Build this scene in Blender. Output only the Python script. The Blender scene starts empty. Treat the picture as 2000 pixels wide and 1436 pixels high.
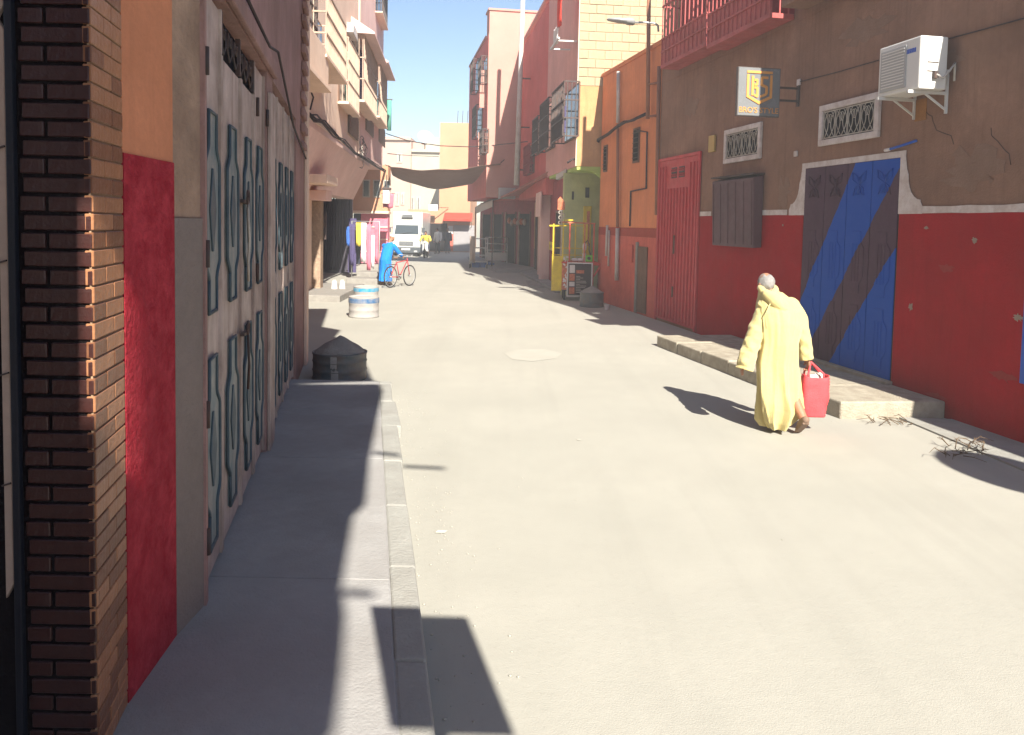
import bpy, bmesh, math, random
from mathutils import Vector, Matrix, noise
random.seed(11)
SC = bpy.context.scene
COL = SC.collection
R = math.radians
PI = math.pi

# ---------------------------------------------------------------- camera, sky, sun, exposure
CH, FPX, PITCH, ROLL = 2.136, 1550.0, math.atan(0.0604), 0.020
cam_d = bpy.data.cameras.new('camera'); cam = bpy.data.objects.new('camera', cam_d); COL.objects.link(cam)
SC.camera = cam
cam_d.sensor_width = 36.0; cam_d.lens = 36.0 * FPX / 2000.0; cam_d.shift_y = -(718 - 530) / 2000.0
cam_d.clip_start = 0.05; cam_d.clip_end = 2000
_F = Vector((0, math.cos(PITCH), -math.sin(PITCH))); _U = Vector((0, math.sin(PITCH), math.cos(PITCH))); _R = Vector((1, 0, 0))
CR = _R * math.cos(ROLL) + _U * math.sin(ROLL); CU = _U * math.cos(ROLL) - _R * math.sin(ROLL)
CAM = Vector((0, 0, CH))
cam.matrix_world = Matrix(((CR.x, CU.x, -_F.x, 0), (CR.y, CU.y, -_F.y, 0), (CR.z, CU.z, -_F.z, CH), (0, 0, 0, 1)))

SUN_EL, SUN_AZ = 38.0, -16.8                      # light travels towards heading -18 degrees (left of +Y)
SH = Vector((math.sin(R(SUN_AZ)), math.cos(R(SUN_AZ)), 0))          # horizontal direction shadows fall
TO_SUN = Vector((-SH.x, -SH.y, math.tan(R(SUN_EL))))                # per metre of ground
sun_d = bpy.data.lights.new('sun', 'SUN'); sun = bpy.data.objects.new('sun', sun_d); COL.objects.link(sun)
sun_d.energy = 4.9; sun_d.angle = R(0.55); sun_d.color = (1.0, 0.945, 0.84)
sun.rotation_euler = TO_SUN.normalized().to_track_quat('Z', 'Y').to_euler()
W = bpy.data.worlds.new('World'); SC.world = W; W.use_nodes = True
nt = W.node_tree; bg = nt.nodes['Background']
sky = nt.nodes.new('ShaderNodeTexSky'); sky.sky_type = 'NISHITA'; sky.sun_disc = False
sky.sun_elevation = R(SUN_EL); sky.sun_rotation = math.atan2(TO_SUN.x, TO_SUN.y)
sky.air_density = 1.0; sky.dust_density = 0.5; sky.ozone_density = 2.3
nt.links.new(sky.outputs[0], bg.inputs[0]); bg.inputs[1].default_value = 0.064
SC.view_settings.view_transform = 'Standard'; SC.view_settings.look = 'None'
SC.view_settings.exposure = 1.45; SC.view_settings.gamma = 1.0; SC.view_settings.use_curve_mapping = False
SC.cycles.max_bounces = 8; SC.cycles.diffuse_bounces = 5; SC.cycles.use_denoising = True
SC.cycles.volume_bounces = 0

# ---------------------------------------------------------------- measuring helpers (photo pixel -> place)
def ray(px, py):
    return (_F + CR * ((px - 1000) / FPX) + CU * ((530 - py) / FPX))
def G(px, py, z=0.0):
    d = ray(px, py); t = (z - CH) / d.z
    return CAM + d * t
def AT(px, py, Y):
    d = ray(px, py); return CAM + d * (Y / d.y)

# ---------------------------------------------------------------- mesh helpers
class MB:
    def __init__(s): s.v = []; s.f = []; s.sm = []
    def add(s, vs, fs, smooth=False):
        o = len(s.v); s.v += [tuple(p) for p in vs]
        s.f += [tuple(i + o for i in f) for f in fs]; s.sm += [smooth] * len(fs); return s
    def box(s, x0, x1, y0, y1, z0, z1):
        if x0 > x1: x0, x1 = x1, x0
        if y0 > y1: y0, y1 = y1, y0
        if z0 > z1: z0, z1 = z1, z0
        return s.add([(x0,y0,z0),(x1,y0,z0),(x1,y1,z0),(x0,y1,z0),(x0,y0,z1),(x1,y0,z1),(x1,y1,z1),(x0,y1,z1)],
              [(0,3,2,1),(4,5,6,7),(0,1,5,4),(1,2,6,5),(2,3,7,6),(3,0,4,7)])
    def bar(s, a, b, w, h=None, up=(0,0,1)):
        h = h or w; a = Vector(a); b = Vector(b); d = (b - a).normalized(); u = Vector(up)
        if abs(d.dot(u)) > .98: u = Vector((1,0,0))
        sx = d.cross(u).normalized(); uz = sx.cross(d)
        vs = [p + sx*i*w/2 + uz*j*h/2 for p in (a, b) for i, j in ((-1,-1),(1,-1),(1,1),(-1,1))]
        return s.add(vs, [(0,1,2,3),(7,6,5,4),(0,4,5,1),(1,5,6,2),(2,6,7,3),(3,7,4,0)])
    def tube(s, pts, r, n=6, caps=True):
        pts = [Vector(p) for p in pts]; k = len(pts); rr = r if isinstance(r, (list, tuple)) else [r]*k
        vs = []; up = Vector((0,0,1)); prev = None
        for i, p in enumerate(pts):
            d = (pts[min(i+1,k-1)] - pts[max(i-1,0)]).normalized()
            if prev is None:
                a = d.cross(up) if abs(d.dot(up)) < .95 else d.cross(Vector((1,0,0)))
            else: a = prev - d * prev.dot(d)
            a.normalize(); prev = a; b = d.cross(a)
            vs += [p + (a*math.cos(2*PI*j/n) + b*math.sin(2*PI*j/n))*rr[i] for j in range(n)]
        fs = [(i*n+j, i*n+(j+1)%n, (i+1)*n+(j+1)%n, (i+1)*n+j) for i in range(k-1) for j in range(n)]
        if caps: fs += [tuple(range(n-1,-1,-1)), tuple((k-1)*n+j for j in range(n))]
        return s.add(vs, fs, True)
    def limb(s, pts, rads, n=14, sub=6, flat=False):
        """rounded tapering limb: catmull path, ball ends"""
        pts = [Vector(p) for p in pts]; P = []; Q = []
        for i in range(len(pts)-1):
            p0 = pts[max(i-1,0)]; p1 = pts[i]; p2 = pts[i+1]; p3 = pts[min(i+2,len(pts)-1)]
            for j in range(sub):
                t = j/sub
                P.append(.5*((2*p1)+(p2-p0)*t+(2*p0-5*p1+4*p2-p3)*t*t+(3*p1-p0-3*p2+p3)*t**3)); Q.append(rads[i]*(1-t)+rads[i+1]*t)
        P.append(pts[-1]); Q.append(rads[-1])
        d0 = (P[0]-P[1]).normalized(); d1 = (P[-1]-P[-2]).normalized()
        A = [(P[0]+d0*Q[0]*math.sin(a), Q[0]*math.cos(a)) for a in (1.45, .9, .45)]
        Bq = [(P[-1]+d1*Q[-1]*math.sin(a), Q[-1]*math.cos(a)) for a in (.45, .9, 1.45)]
        L = A + list(zip(P,Q)) + ([] if flat else Bq)
        return s.tube([l[0] for l in L], [l[1] for l in L], n)
    def ell(s, c, r, n=16, m=10, rot=None):
        vs = []; c = Vector(c)
        for i in range(m+1):
            a = -PI/2 + PI*i/m
            for j in range(n):
                p = Vector((r[0]*math.cos(a)*math.cos(2*PI*j/n), r[1]*math.cos(a)*math.sin(2*PI*j/n), r[2]*math.sin(a)))
                vs.append(c + (rot @ p if rot else p))
        fs = [(i*n+j, i*n+(j+1)%n, (i+1)*n+(j+1)%n, (i+1)*n+j) for i in range(m) for j in range(n)]
        return s.add(vs, fs, True)
    def lathe(s, prof, c=(0,0,0), n=24):
        vs = [(c[0]+r*math.cos(2*PI*j/n), c[1]+r*math.sin(2*PI*j/n), c[2]+z) for r, z in prof for j in range(n)]; k = len(prof)
        fs = [(i*n+j, i*n+(j+1)%n, (i+1)*n+(j+1)%n, (i+1)*n+j) for i in range(k-1) for j in range(n)]
        fs += [tuple(range(n-1,-1,-1)), tuple((k-1)*n+j for j in range(n))]
        return s.add(vs, fs, False)
    def prism(s, poly, d0, d1, ax='y'):
        """polygon in the two other axes, extruded d0..d1 along ax"""
        n = len(poly)
        def P(a, b, d): return (a, d, b) if ax == 'y' else ((d, a, b) if ax == 'x' else (a, b, d))
        vs = [P(a, b, d0) for a, b in poly] + [P(a, b, d1) for a, b in poly]
        return s.add(vs, [tuple(range(n-1,-1,-1)), tuple(range(n, 2*n))] + [(i, (i+1)%n, n+(i+1)%n, n+i) for i in range(n)])
    def loft(s, rings, caps=True, smooth=True):
        n = len(rings[0]); vs = [p for r in rings for p in r]; k = len(rings)
        fs = [(i*n+j, i*n+(j+1)%n, (i+1)*n+(j+1)%n, (i+1)*n+j) for i in range(k-1) for j in range(n)]
        if caps: fs += [tuple(range(n-1,-1,-1)), tuple((k-1)*n+j for j in range(n))]
        return s.add(vs, fs, smooth)
    def mesh(s, name):
        me = bpy.data.meshes.new(name); me.from_pydata(s.v, [], s.f); 
        me.polygons.foreach_set('use_smooth', s.sm)
        bm = bmesh.new(); bm.from_mesh(me); bmesh.ops.recalc_face_normals(bm, faces=bm.faces); bm.to_mesh(me); bm.free()
        me.update(); return me
    def build(s, name, mat, parent=None, bevel=0, seg=2):
        o = bpy.data.objects.new(name, s.mesh(name)); COL.objects.link(o)
        if mat: o.data.materials.append(mat)
        if parent: o.parent = parent
        if bevel:
            b = o.modifiers.new('bevel', 'BEVEL'); b.width = bevel; b.segments = seg; b.limit_method = 'ANGLE'
        return o
def box(name, mat, parent, x0, x1, y0, y1, z0, z1, bevel=0):
    return MB().box(x0,x1,y0,y1,z0,z1).build(name, mat, parent, bevel)
def inst(name, mesh, parent, loc=(0,0,0), rot=(0,0,0), scale=None):
    o = bpy.data.objects.new(name, mesh); COL.objects.link(o); o.parent = parent; o.location = loc; o.rotation_euler = rot
    if scale: o.scale = scale
    return o
def thing(name, label, cat, loc=(0,0,0), rz=0, group=None):
    o = bpy.data.objects.new(name, None); COL.objects.link(o); o.location = loc; o.rotation_euler = (0,0,rz)
    o.empty_display_size = .2
    return tag(o, label, cat, group)
def tag(o, label, cat, group=None):
    o['label'] = label; o['category'] = cat
    if group: o['group'] = group
    return o
def struct(o): o['kind'] = 'structure'; return o
def stuff(o): o['kind'] = 'stuff'; return o
def copy_tree(o, parent=None):
    c = o.copy(); COL.objects.link(c)
    if parent: c.parent = parent
    for ch in list(o.children): copy_tree(ch, c)
    return c

class Wall:
    """facade frame: local x along the wall, local +y out to the street, z up"""
    def __init__(s, p0, p1):
        s.p0 = Vector((p0[0], p0[1], 0)); d = Vector((p1[0]-p0[0], p1[1]-p0[1], 0)); s.L = d.length
        s.d = d.normalized(); s.n = Vector((-s.d.y, s.d.x, 0)); s.rz = math.atan2(s.d.y, s.d.x)
    def uz(s, px, py, off=0.0):
        d = ray(px, py); q = s.p0 + s.n*off
        t = (q - CAM).dot(s.n) / d.dot(s.n); p = CAM + d*t
        return (p - s.p0).dot(s.d), p.z
    def rect(s, x0, y0, x1, y1, off=0.0):
        """pixel box -> u0,u1,z0,z1 (left edge centre, right edge centre; heights at the middle)"""
        ym = (y0+y1)/2; xm = (x0+x1)/2
        a = s.uz(x0, ym, off)[0]; b = s.uz(x1, ym, off)[0]
        return min(a,b), max(a,b), s.uz(xm, y1, off)[1], s.uz(xm, y0, off)[1]
    def root(s, name, label, cat, group=None): return thing(name, label, cat, s.p0, s.rz, group)
    def w(s, u, v, z): return s.p0 + s.d*u + s.n*v + Vector((0,0,z))

# ---------------------------------------------------------------- materials
def lin(r, g, b):
    f = lambda c: (c/255/12.92) if c/255 <= .04045 else ((c/255+.055)/1.055)**2.4
    return (f(r), f(g), f(b))
def mat(name, col, rough=.85, var=.18, scale=2.5, bump=.25, bscale=60, metal=0, spec=.3, col2=None, amt=.5, scale2=1.3,
        streak=0, streak_col=None, sheen=0, coat=0, tracks=0):
    m = bpy.data.materials.new(name); m.use_nodes = True; n = m.node_tree.nodes; l = m.node_tree.links
    b = n['Principled BSDF']; b.inputs['Roughness'].default_value = rough; b.inputs['Metallic'].default_value = metal
    b.inputs['Specular IOR Level'].default_value = .08 if (rough >= .74 and spec == .3) else spec
    if coat: b.inputs['Coat Weight'].default_value = coat; b.inputs['Coat Roughness'].default_value = .2
    if sheen: b.inputs['Sheen Weight'].default_value = sheen
    tc = n.new('ShaderNodeTexCoord'); out = tc.outputs['Object']
    def ns(sc, det=6, ro=.6, vec=None):
        t = n.new('ShaderNodeTexNoise'); t.inputs['Scale'].default_value = sc; t.inputs['Detail'].default_value = det
        t.inputs['Roughness'].default_value = ro; l.new(vec or out, t.inputs['Vector']); return t.outputs['Fac']
    def rng(src, a, b_, c=0, d=1):
        r = n.new('ShaderNodeMapRange'); r.inputs[1].default_value = a; r.inputs[2].default_value = b_
        r.inputs[3].default_value = c; r.inputs[4].default_value = d; l.new(src, r.inputs[0]); return r.outputs[0]
    def mix(f, a, b_, mode='MIX'):
        x = n.new('ShaderNodeMix'); x.data_type = 'RGBA'; x.blend_type = mode
        if isinstance(f, float): x.inputs[0].default_value = f
        else: l.new(f, x.inputs[0])
        for s_, k in ((a, 6), (b_, 7)):
            if isinstance(s_, tuple): x.inputs[k].default_value = (*s_[:3], 1)
            else: l.new(s_, x.inputs[k])
        return x.outputs[2]
    lo = tuple(max(0, c*(1-var)) for c in col); hi = tuple(min(1, c*(1+var)) for c in col)
    c = mix(rng(ns(scale), .3, .7), lo, hi)
    c = mix(rng(ns(scale*9, 4), .35, .65), c, mix(.45, c, tuple(x*(1-var) for x in col)))
    if col2: c = mix(rng(ns(scale2, 8, .65), .5-.12*1, .5+.12, 0, amt), c, col2)
    if streak:
        mp = n.new('ShaderNodeMapping'); mp.inputs['Scale'].default_value = (7, 7, .45); l.new(out, mp.inputs['Vector'])
        c = mix(rng(ns(1.6, 6, .6, mp.outputs[0]), .5, .75, 0, streak), c, streak_col or tuple(x*.45 for x in col))
    if tracks:
        mp = n.new('ShaderNodeMapping'); mp.inputs['Scale'].default_value = (1.5, .07, 1); mp.inputs['Rotation'].default_value = (0, 0, R(-10)); l.new(out, mp.inputs['Vector'])
        c = mix(rng(ns(1.3, 5, .6, mp.outputs[0]), .5, .72, 0, tracks), c, tuple(x*.72 for x in col))
        c = mix(rng(ns(38, 3, .5), .62, .72, 0, tracks*.8), c, tuple(x*.6 for x in col))
    l.new(c, b.inputs['Base Color'])
    if bump:
        bp = n.new('ShaderNodeBump'); bp.inputs['Strength'].default_value = bump; bp.inputs['Distance'].default_value = .02
        a = n.new('ShaderNodeMath'); a.operation = 'ADD'; l.new(ns(bscale, 5), a.inputs[0]); l.new(ns(bscale*.12, 4), a.inputs[1])
        l.new(a.outputs[0], bp.inputs['Height']); l.new(bp.outputs[0], b.inputs['Normal'])
    l.new(rng(ns(scale*3), .3, .7, max(.05, rough-.1), min(1, rough+.1)), b.inputs['Roughness'])
    return m
K = {}
def MM(key, *a, **k):
    K[key] = mat(key, *a, **k); return K[key]
MM('road', (.37,.355,.308), rough=.92, var=.05, scale=.45, bump=.22, bscale=110, col2=(.315,.305,.265), amt=.45, scale2=.5, tracks=.28)
MM('pavement', (.345,.335,.325), rough=.9, var=.12, scale=1.2, bump=.35, bscale=70, col2=(.24,.225,.21), amt=.55, scale2=1.1)
MM('kerb', (.335,.33,.30), var=.12, bump=.5, bscale=50, col2=(.26,.245,.22), amt=.5, scale2=3)
MM('step', (.42,.38,.30), var=.16, scale=6, bump=.8, bscale=45, col2=(.26,.22,.17), amt=.6, scale2=5)
MM('stucco_brown', (.315,.18,.125), var=.2, scale=1.1, bump=.45, bscale=45, col2=(.20,.115,.08), amt=.7, scale2=.9, streak=.4)
MM('dado_red', (.36,.005,.010), rough=.75, var=.16, scale=1.3, bump=.4, bscale=45, col2=(.29,.010,.009), amt=.6, scale2=1.2, streak=.22)
MM('white_paint', (.68,.62,.60), var=.1, bump=.35, col2=(.40,.30,.26), amt=.55, scale2=6)
MM('gate_red', (.56,.06,.065), rough=.5, var=.12, bump=.1, col2=(.40,.05,.045), amt=.5, scale2=3, streak=.3)
MM('cage_red', (.46,.10,.095), rough=.6, var=.12, bump=.1, col2=(.25,.05,.04), amt=.5, scale2=3)
MM('pillar_red', (.40,.03,.035), var=.15, bump=.4, col2=(.2,.03,.025), amt=.5)
MM('shutter_dark', (.11,.055,.065), rough=.55, var=.15, bump=.1, streak=.3)
MM('iron', (.06,.05,.05), rough=.6, var=.25, bump=.1, col2=(.14,.06,.03), amt=.4, scale2=6)
MM('iron_pale', (.52,.48,.42), rough=.6, var=.15, bump=.1, col2=(.25,.15,.09), amt=.4, scale2=6)
MM('iron_rose', (.46,.33,.25), rough=.6, var=.2, bump=.1)
MM('brass', (.55,.40,.14), rough=.4, metal=.6, var=.1, bump=.05)
MM('orange_stucco', (.74,.27,.12), var=.15, scale=1.2, bump=.4, bscale=40, col2=(.60,.22,.11), amt=.5, scale2=.8, streak=.3)
MM('orange_low', (.64,.15,.11), var=.15, scale=1.2, bump=.4, bscale=40, col2=(.33,.085,.06), amt=.5, scale2=.9, streak=.3)
MM('orange_band', (.38,.07,.045), var=.15, bump=.4)
MM('block_cream', (.41,.325,.215), var=.12, scale=4, bump=.5, bscale=30, col2=(.37,.28,.17), amt=.6, scale2=5)
MM('mortar_cream', (.36,.28,.18), var=.12, bump=.5, bscale=40)
MM('ochre', (.56,.32,.15), var=.15, scale=1.1, bump=.4, bscale=35, col2=(.36,.2,.1), amt=.5, scale2=.9, streak=.3)
MM('mauve', (.70,.38,.34), var=.15, scale=.8, bump=.3, bscale=30, col2=(.58,.29,.25), amt=.5, scale2=.6, streak=.3)
MM('red_facade', (.62,.14,.125), var=.14, scale=.8, bump=.3, bscale=30, col2=(.50,.11,.10), amt=.5, scale2=.6, streak=.25)
MM('pink', (.52,.265,.215), var=.1, scale=.7, bump=.3, bscale=30, col2=(.46,.22,.18), amt=.5, scale2=.5)
MM('maroon', (.34,.06,.065), var=.15, bump=.3, col2=(.16,.04,.045), amt=.5)
MM('peach', (.80,.60,.47), var=.12, scale=.8, bump=.35, bscale=30, col2=(.66,.46,.35), amt=.5, scale2=.6, streak=.2)
MM('peach_pink', (.80,.56,.50), var=.1, scale=.8, bump=.35, bscale=30, col2=(.68,.44,.38), amt=.5, scale2=.6, streak=.2)
MM('end_pink', (.47,.33,.27), var=.1, scale=.6, bump=.2, bscale=20)
MM('end_grey', (.41,.375,.30), var=.1, scale=.6, bump=.2, bscale=20)
MM('end_orange', (.52,.275,.165), var=.1, scale=.6, bump=.2, bscale=20)
MM('green_wall', (.52,.54,.26), var=.14, bump=.3, col2=(.3,.33,.17), amt=.5, scale2=1.5)
MM('green_soffit', (.40,.52,.14), var=.12, bump=.2)
MM('grey_cement', (.29,.235,.205), var=.15, scale=2, bump=.6, bscale=55, col2=(.17,.145,.125), amt=.5, scale2=2)
MM('tan_cement', (.45,.31,.22), var=.18, scale=3, bump=.7, bscale=30, col2=(.22,.15,.11), amt=.6, scale2=2.5, streak=.4)
MM('left_orange', (.62,.255,.135), var=.12, scale=3, bump=.3, bscale=40, streak=.2)
MM('left_red', (.46,.050,.066), var=.2, scale=4, bump=.9, bscale=32, col2=(.30,.020,.032), amt=.85, scale2=9)
MM('left_stucco', (.40,.25,.225), var=.16, scale=1.5, bump=.6, bscale=40, col2=(.24,.155,.13), amt=.6, scale2=1.2, streak=.4)
MM('door_cream', (.52,.42,.37), rough=.6, var=.14, scale=3, bump=.2, bscale=25, col2=(.27,.20,.165), amt=.7, scale2=2.5, streak=.6, streak_col=(.16,.09,.06))
MM('door_teal', (.17,.235,.245), rough=.55, var=.2, scale=3, bump=.2, bscale=30, col2=(.33,.29,.25), amt=.75, scale2=3, streak=.4)
MM('door_blue', (.055,.085,.105), rough=.55, var=.2, bump=.15, col2=(.12,.15,.15), amt=.4, scale2=6)
MM('brick_glazed', (.050,.013,.010), rough=.42, var=.3, scale=5, bump=.25, bscale=40, spec=.5, col2=(.026,.009,.008), amt=.6, scale2=9)
MM('brick_tan', (.36,.165,.08), rough=.33, var=.25, scale=5, bump=.25, bscale=40, spec=.5)
MM('mortar_dark', (.012,.009,.010), var=.2, bump=.5)
MM('black_blue', (.012,.014,.022), rough=.45, var=.2, bump=.1)
MM('wood_pale', (.42,.32,.26), rough=.6, var=.15, bump=.2)
MM('canvas', (.20,.15,.12), var=.15, bump=.3, bscale=120)
MM('concrete', (.30,.28,.25), var=.16, scale=5, bump=.6, bscale=45, col2=(.2,.185,.17), amt=.5, scale2=6)
MM('drum_dark', (.12,.145,.155), rough=.55, var=.2, scale=5, bump=.2, bscale=30, col2=(.19,.13,.095), amt=.6, scale2=5, streak=.35, streak_col=(.19,.12,.08))
MM('drum_blue', (.04,.13,.28), rough=.5, var=.2, scale=5, bump=.2, col2=(.32,.28,.24), amt=.6, scale2=5)
MM('drum_pale', (.40,.38,.35), rough=.6, var=.2, scale=6, bump=.2, col2=(.22,.20,.2), amt=.6, scale2=6)
MM('drum_teal', (.03,.25,.42), rough=.5, var=.2, scale=5, bump=.2, col2=(.35,.33,.3), amt=.4, scale2=6)
MM('robe_yellow', (.54,.445,.19), rough=.95, var=.08, scale=5, bump=.35, bscale=140, sheen=.3)
MM('robe_blue', (.015,.20,.62), rough=.9, var=.12, scale=5, bump=.3, bscale=120)
MM('skin', (.36,.17,.10), rough=.55, var=.1, scale=8, bump=.1)
MM('hair_grey', (.30,.285,.275), rough=.8, var=.25, scale=30, bump=.6, bscale=160)
MM('leather', (.20,.13,.09), rough=.6, var=.2, bump=.2)
MM('bag_red', (.76,.07,.08), rough=.6, var=.12, scale=8, bump=.4, bscale=90)
MM('paper', (.62,.58,.5), rough=.8, var=.1, bump=.1)
MM('white_metal', (.62,.61,.58), rough=.45, var=.06, bump=.05)
MM('grey_metal', (.36,.36,.36), rough=.45, metal=.3, var=.1, bump=.05)
MM('truck_white', (.50,.50,.46), rough=.35, var=.05, bump=0, coat=.3)
MM('truck_grey', (.07,.08,.09), rough=.5, var=.1, bump=0)
MM('glass_dark', (.05,.065,.075), rough=.08, var=.1, bump=0, spec=.6)
MM('rubber', (.03,.03,.03), rough=.8, var=.2, bump=.1)
MM('bike_red', (.45,.04,.05), rough=.4, var=.1, bump=0)
MM('cart_yellow', (.68,.52,.02), rough=.5, var=.15, bump=.1, col2=(.35,.22,.03), amt=.4, scale2=6)
MM('cart_red', (.55,.06,.035), rough=.5, var=.12, bump=.1)
MM('board_black', (.045,.03,.03), rough=.6, var=.2, bump=.05)
MM('poster_orange', (.62,.20,.09), rough=.6, var=.3, scale=12, bump=0, col2=(.3,.05,.03), amt=.7, scale2=20)
MM('lime', (.16,.55,.02), rough=.5, var=.1, bump=0)
MM('sail', (.24,.15,.12), rough=.95, var=.12, scale=1.5, bump=.3, bscale=80)
MM('awning_pale', (.5,.46,.42), rough=.85, var=.12, bump=.2)
MM('awning_rust', (.36,.13,.10), rough=.8, var=.15, bump=.2)
MM('awning_red', (.66,.055,.035), rough=.8, var=.08, bump=.1)
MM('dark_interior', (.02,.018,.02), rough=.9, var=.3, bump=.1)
MM('gate_steel', (.085,.075,.095), rough=.5, var=.15, bump=.1, streak=.3)
MM('stone_pillar', (.40,.29,.20), var=.25, scale=14, bump=.8, bscale=25, col2=(.24,.17,.13), amt=.7, scale2=12)
MM('pipe_white', (.55,.52,.48), rough=.5, var=.1, bump=.05, col2=(.35,.28,.22), amt=.4, scale2=4)
MM('pipe_brown', (.30,.13,.075), rough=.6, var=.15, bump=.1)
MM('cable', (.05,.035,.035), rough=.7, var=.2, bump=0)
MM('sign_face', (.10,.085,.08), rough=.35, var=.05, bump=0)
MM('sign_gold', (.66,.30,.08), rough=.4, var=.05, bump=0)
MM('ac_white', (.72,.71,.67), rough=.4, var=.04, bump=0)
MM('ac_grey', (.42,.42,.41), rough=.5, var=.05, bump=0)
MM('rust', (.32,.15,.05), rough=.9, var=.3, bump=.3)
MM('blue_paint', (.02,.10,.50), rough=.5, var=.1, bump=.1)
MM('plant', (.055,.09,.03), rough=.8, var=.3, bump=0)
MM('wood_brown', (.16,.085,.05), rough=.6, var=.2, bump=.3, streak=.4)
MM('cloth_pink', (.60,.18,.24), var=.2, bump=.2); MM('cloth_white', (.65,.62,.6), var=.1, bump=.2)
MM('cloth_yellow', (.65,.50,.08), var=.15, bump=.2); MM('cloth_violet', (.085,.07,.15), var=.2, bump=.2)
MM('cloth_blue', (.05,.13,.40), var=.2, bump=.2); MM('cloth_dark', (.05,.055,.08), var=.2, bump=.2)
MM('green_cloth', (.10,.33,.25), var=.2, bump=.2)
MM('shutter_grey', (.33,.31,.31), rough=.5, var=.1, bump=.05)
MM('shadow_strand', (.13,.085,.05), rough=.9, var=.3, bump=.2)  # dark strands that stand in for shadow lines on the ground
# dark door leaf with a hand-painted broad blue stripe running diagonally (flat paint)
def stripe_mat():
    m = mat('door_striped', (.085,.045,.072), rough=.6, spec=.1, var=.15, bump=.1, streak=.25)
    n = m.node_tree.nodes; l = m.node_tree.links; b = n['Principled BSDF']
    old = b.inputs['Base Color'].links[0].from_socket
    tc = n.new('ShaderNodeTexCoord'); sp = n.new('ShaderNodeSeparateXYZ'); l.new(tc.outputs['Object'], sp.inputs[0])
    return m, n, l, b, old, sp
# ---------------------------------------------------------------- the ground
road = struct(MB().add([(-48,-24,0),(48,-24,0),(48,112,0),(-48,112,0)], [(0,1,2,3)]).build('road', K['road']))
def wl(Y): return -1.566 - .1965*(Y-4.08)          # left shop wall line
def kl(Y): return -.28 - .180*(Y-3.13)             # left kerb line
sw = struct(MB().prism([(wl(-3)-.6,-3),(kl(-3)-.14,-3),(kl(9.9)-.14,9.9),(wl(9.9)-.4,9.9)], -.2, .112, 'z').build('pavement', K['pavement']))
ys = [-3,-.6,1.9,4.35,6.62,8.35,9.9]
for a, b in zip(ys[:-1], ys[1:]):
    g = .005
    MB().prism([(wl(a)-.3,a+g),(kl(a+g)-.155,a+g),(kl(b-g)-.155,b-g),(wl(b)-.3,b-g)], .113, .12+random.uniform(-.003,.003), 'z').build('paving_bay', K['pavement'], sw, .006, 1)
y = -3.0
while y < 9.8:
    e = min(9.9, y + random.uniform(.85, 1.15)); j = random.uniform(-.012, .012) + (.05 if 6.6 < y < 8 else 0)
    MB().prism([(kl(y)-.152, y+.002), (kl(y)+j, y+.002), (kl(e)+j*.5, e-.002), (kl(e)-.152, e-.002)], -.1, .120+random.uniform(-.004,.004), 'z').build('kerb_stone', K['kerb'], sw, .014, 2)
    y = e
# worn patch, old seams and grit on the road
MM('road_patch', (.40,.385,.335), rough=.92, var=.07, scale=1.5, bump=.5, bscale=60, col2=(.37,.35,.30), amt=.5, scale2=2)
def ground_patch(pxs, m, z, name):
    P_ = [G(x,y,z) for x,y in pxs]; return struct(MB().add([tuple(p) for p in P_], [tuple(range(len(P_)))]).build(name, m))
ground_patch([(985,690),(1010,683),(1062,682),(1098,690),(1085,700),(1040,706),(1000,702)], K['road_patch'], .004, 'road_patch')
gm = MB(); rg_ = random.Random(5)
for k in range(420):
    if k < 200: Y = rg_.uniform(3.2,10); x = kl(Y)+abs(rg_.gauss(0,.22))+.02
    elif k < 330: Y = rg_.uniform(7.5,26); x = 5.1-.19*(Y-8)-abs(rg_.gauss(0,.5))-.1 if Y > 15 or Y < 8.7 else 3.6-.21*(Y-9)-abs(rg_.gauss(0,.25))
    else: Y = rg_.uniform(3.3,22); x = rg_.uniform(-1.2-.1*Y, 3.6-.1*Y)
    r_ = rg_.uniform(.004,.013)*(.65 if k < 330 else .6); gm.ell((x,Y,r_*.4), (r_*rg_.uniform(.8,1.5),r_,r_*.7), 5, 3)
stuff(gm.build('grit', K['road']))
lt = MB()
for x,y in ((936,545),(862,1040),(1130,860)):
    p = G(x,y); a = rg_.uniform(0,3); w_ = rg_.uniform(.015,.04)
    lt.add([(p.x+w_*math.cos(a+j*1.57)*(1+.4*(j%2)), p.y+w_*math.sin(a+j*1.57), .005+.002*(j%3)) for j in range(4)], [(0,1,2,3)])
stuff(lt.build('paper_scraps', K['paper']))
# low raised pavement along the right-hand arcade
pr = struct(MB().prism([(1.35,24.6),(2.1,24.6),(1.15,34.3),(.35,33.6)], -.1, .10, 'z').build('arcade_pavement', K['pavement']))
pr2 = struct(MB().prism([(-.72,34.3),(1.6,34.3),(.9,46.5),(-2.6,46.5)], -.1, .13, 'z').build('far_pavement', K['pavement']))
sl = struct(MB().prism([(.62,26.6),(1.3,26.6),(1.2,29.4),(.52,29.4)], -.1, .03, 'z').build('concrete_apron', K['concrete']))

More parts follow.
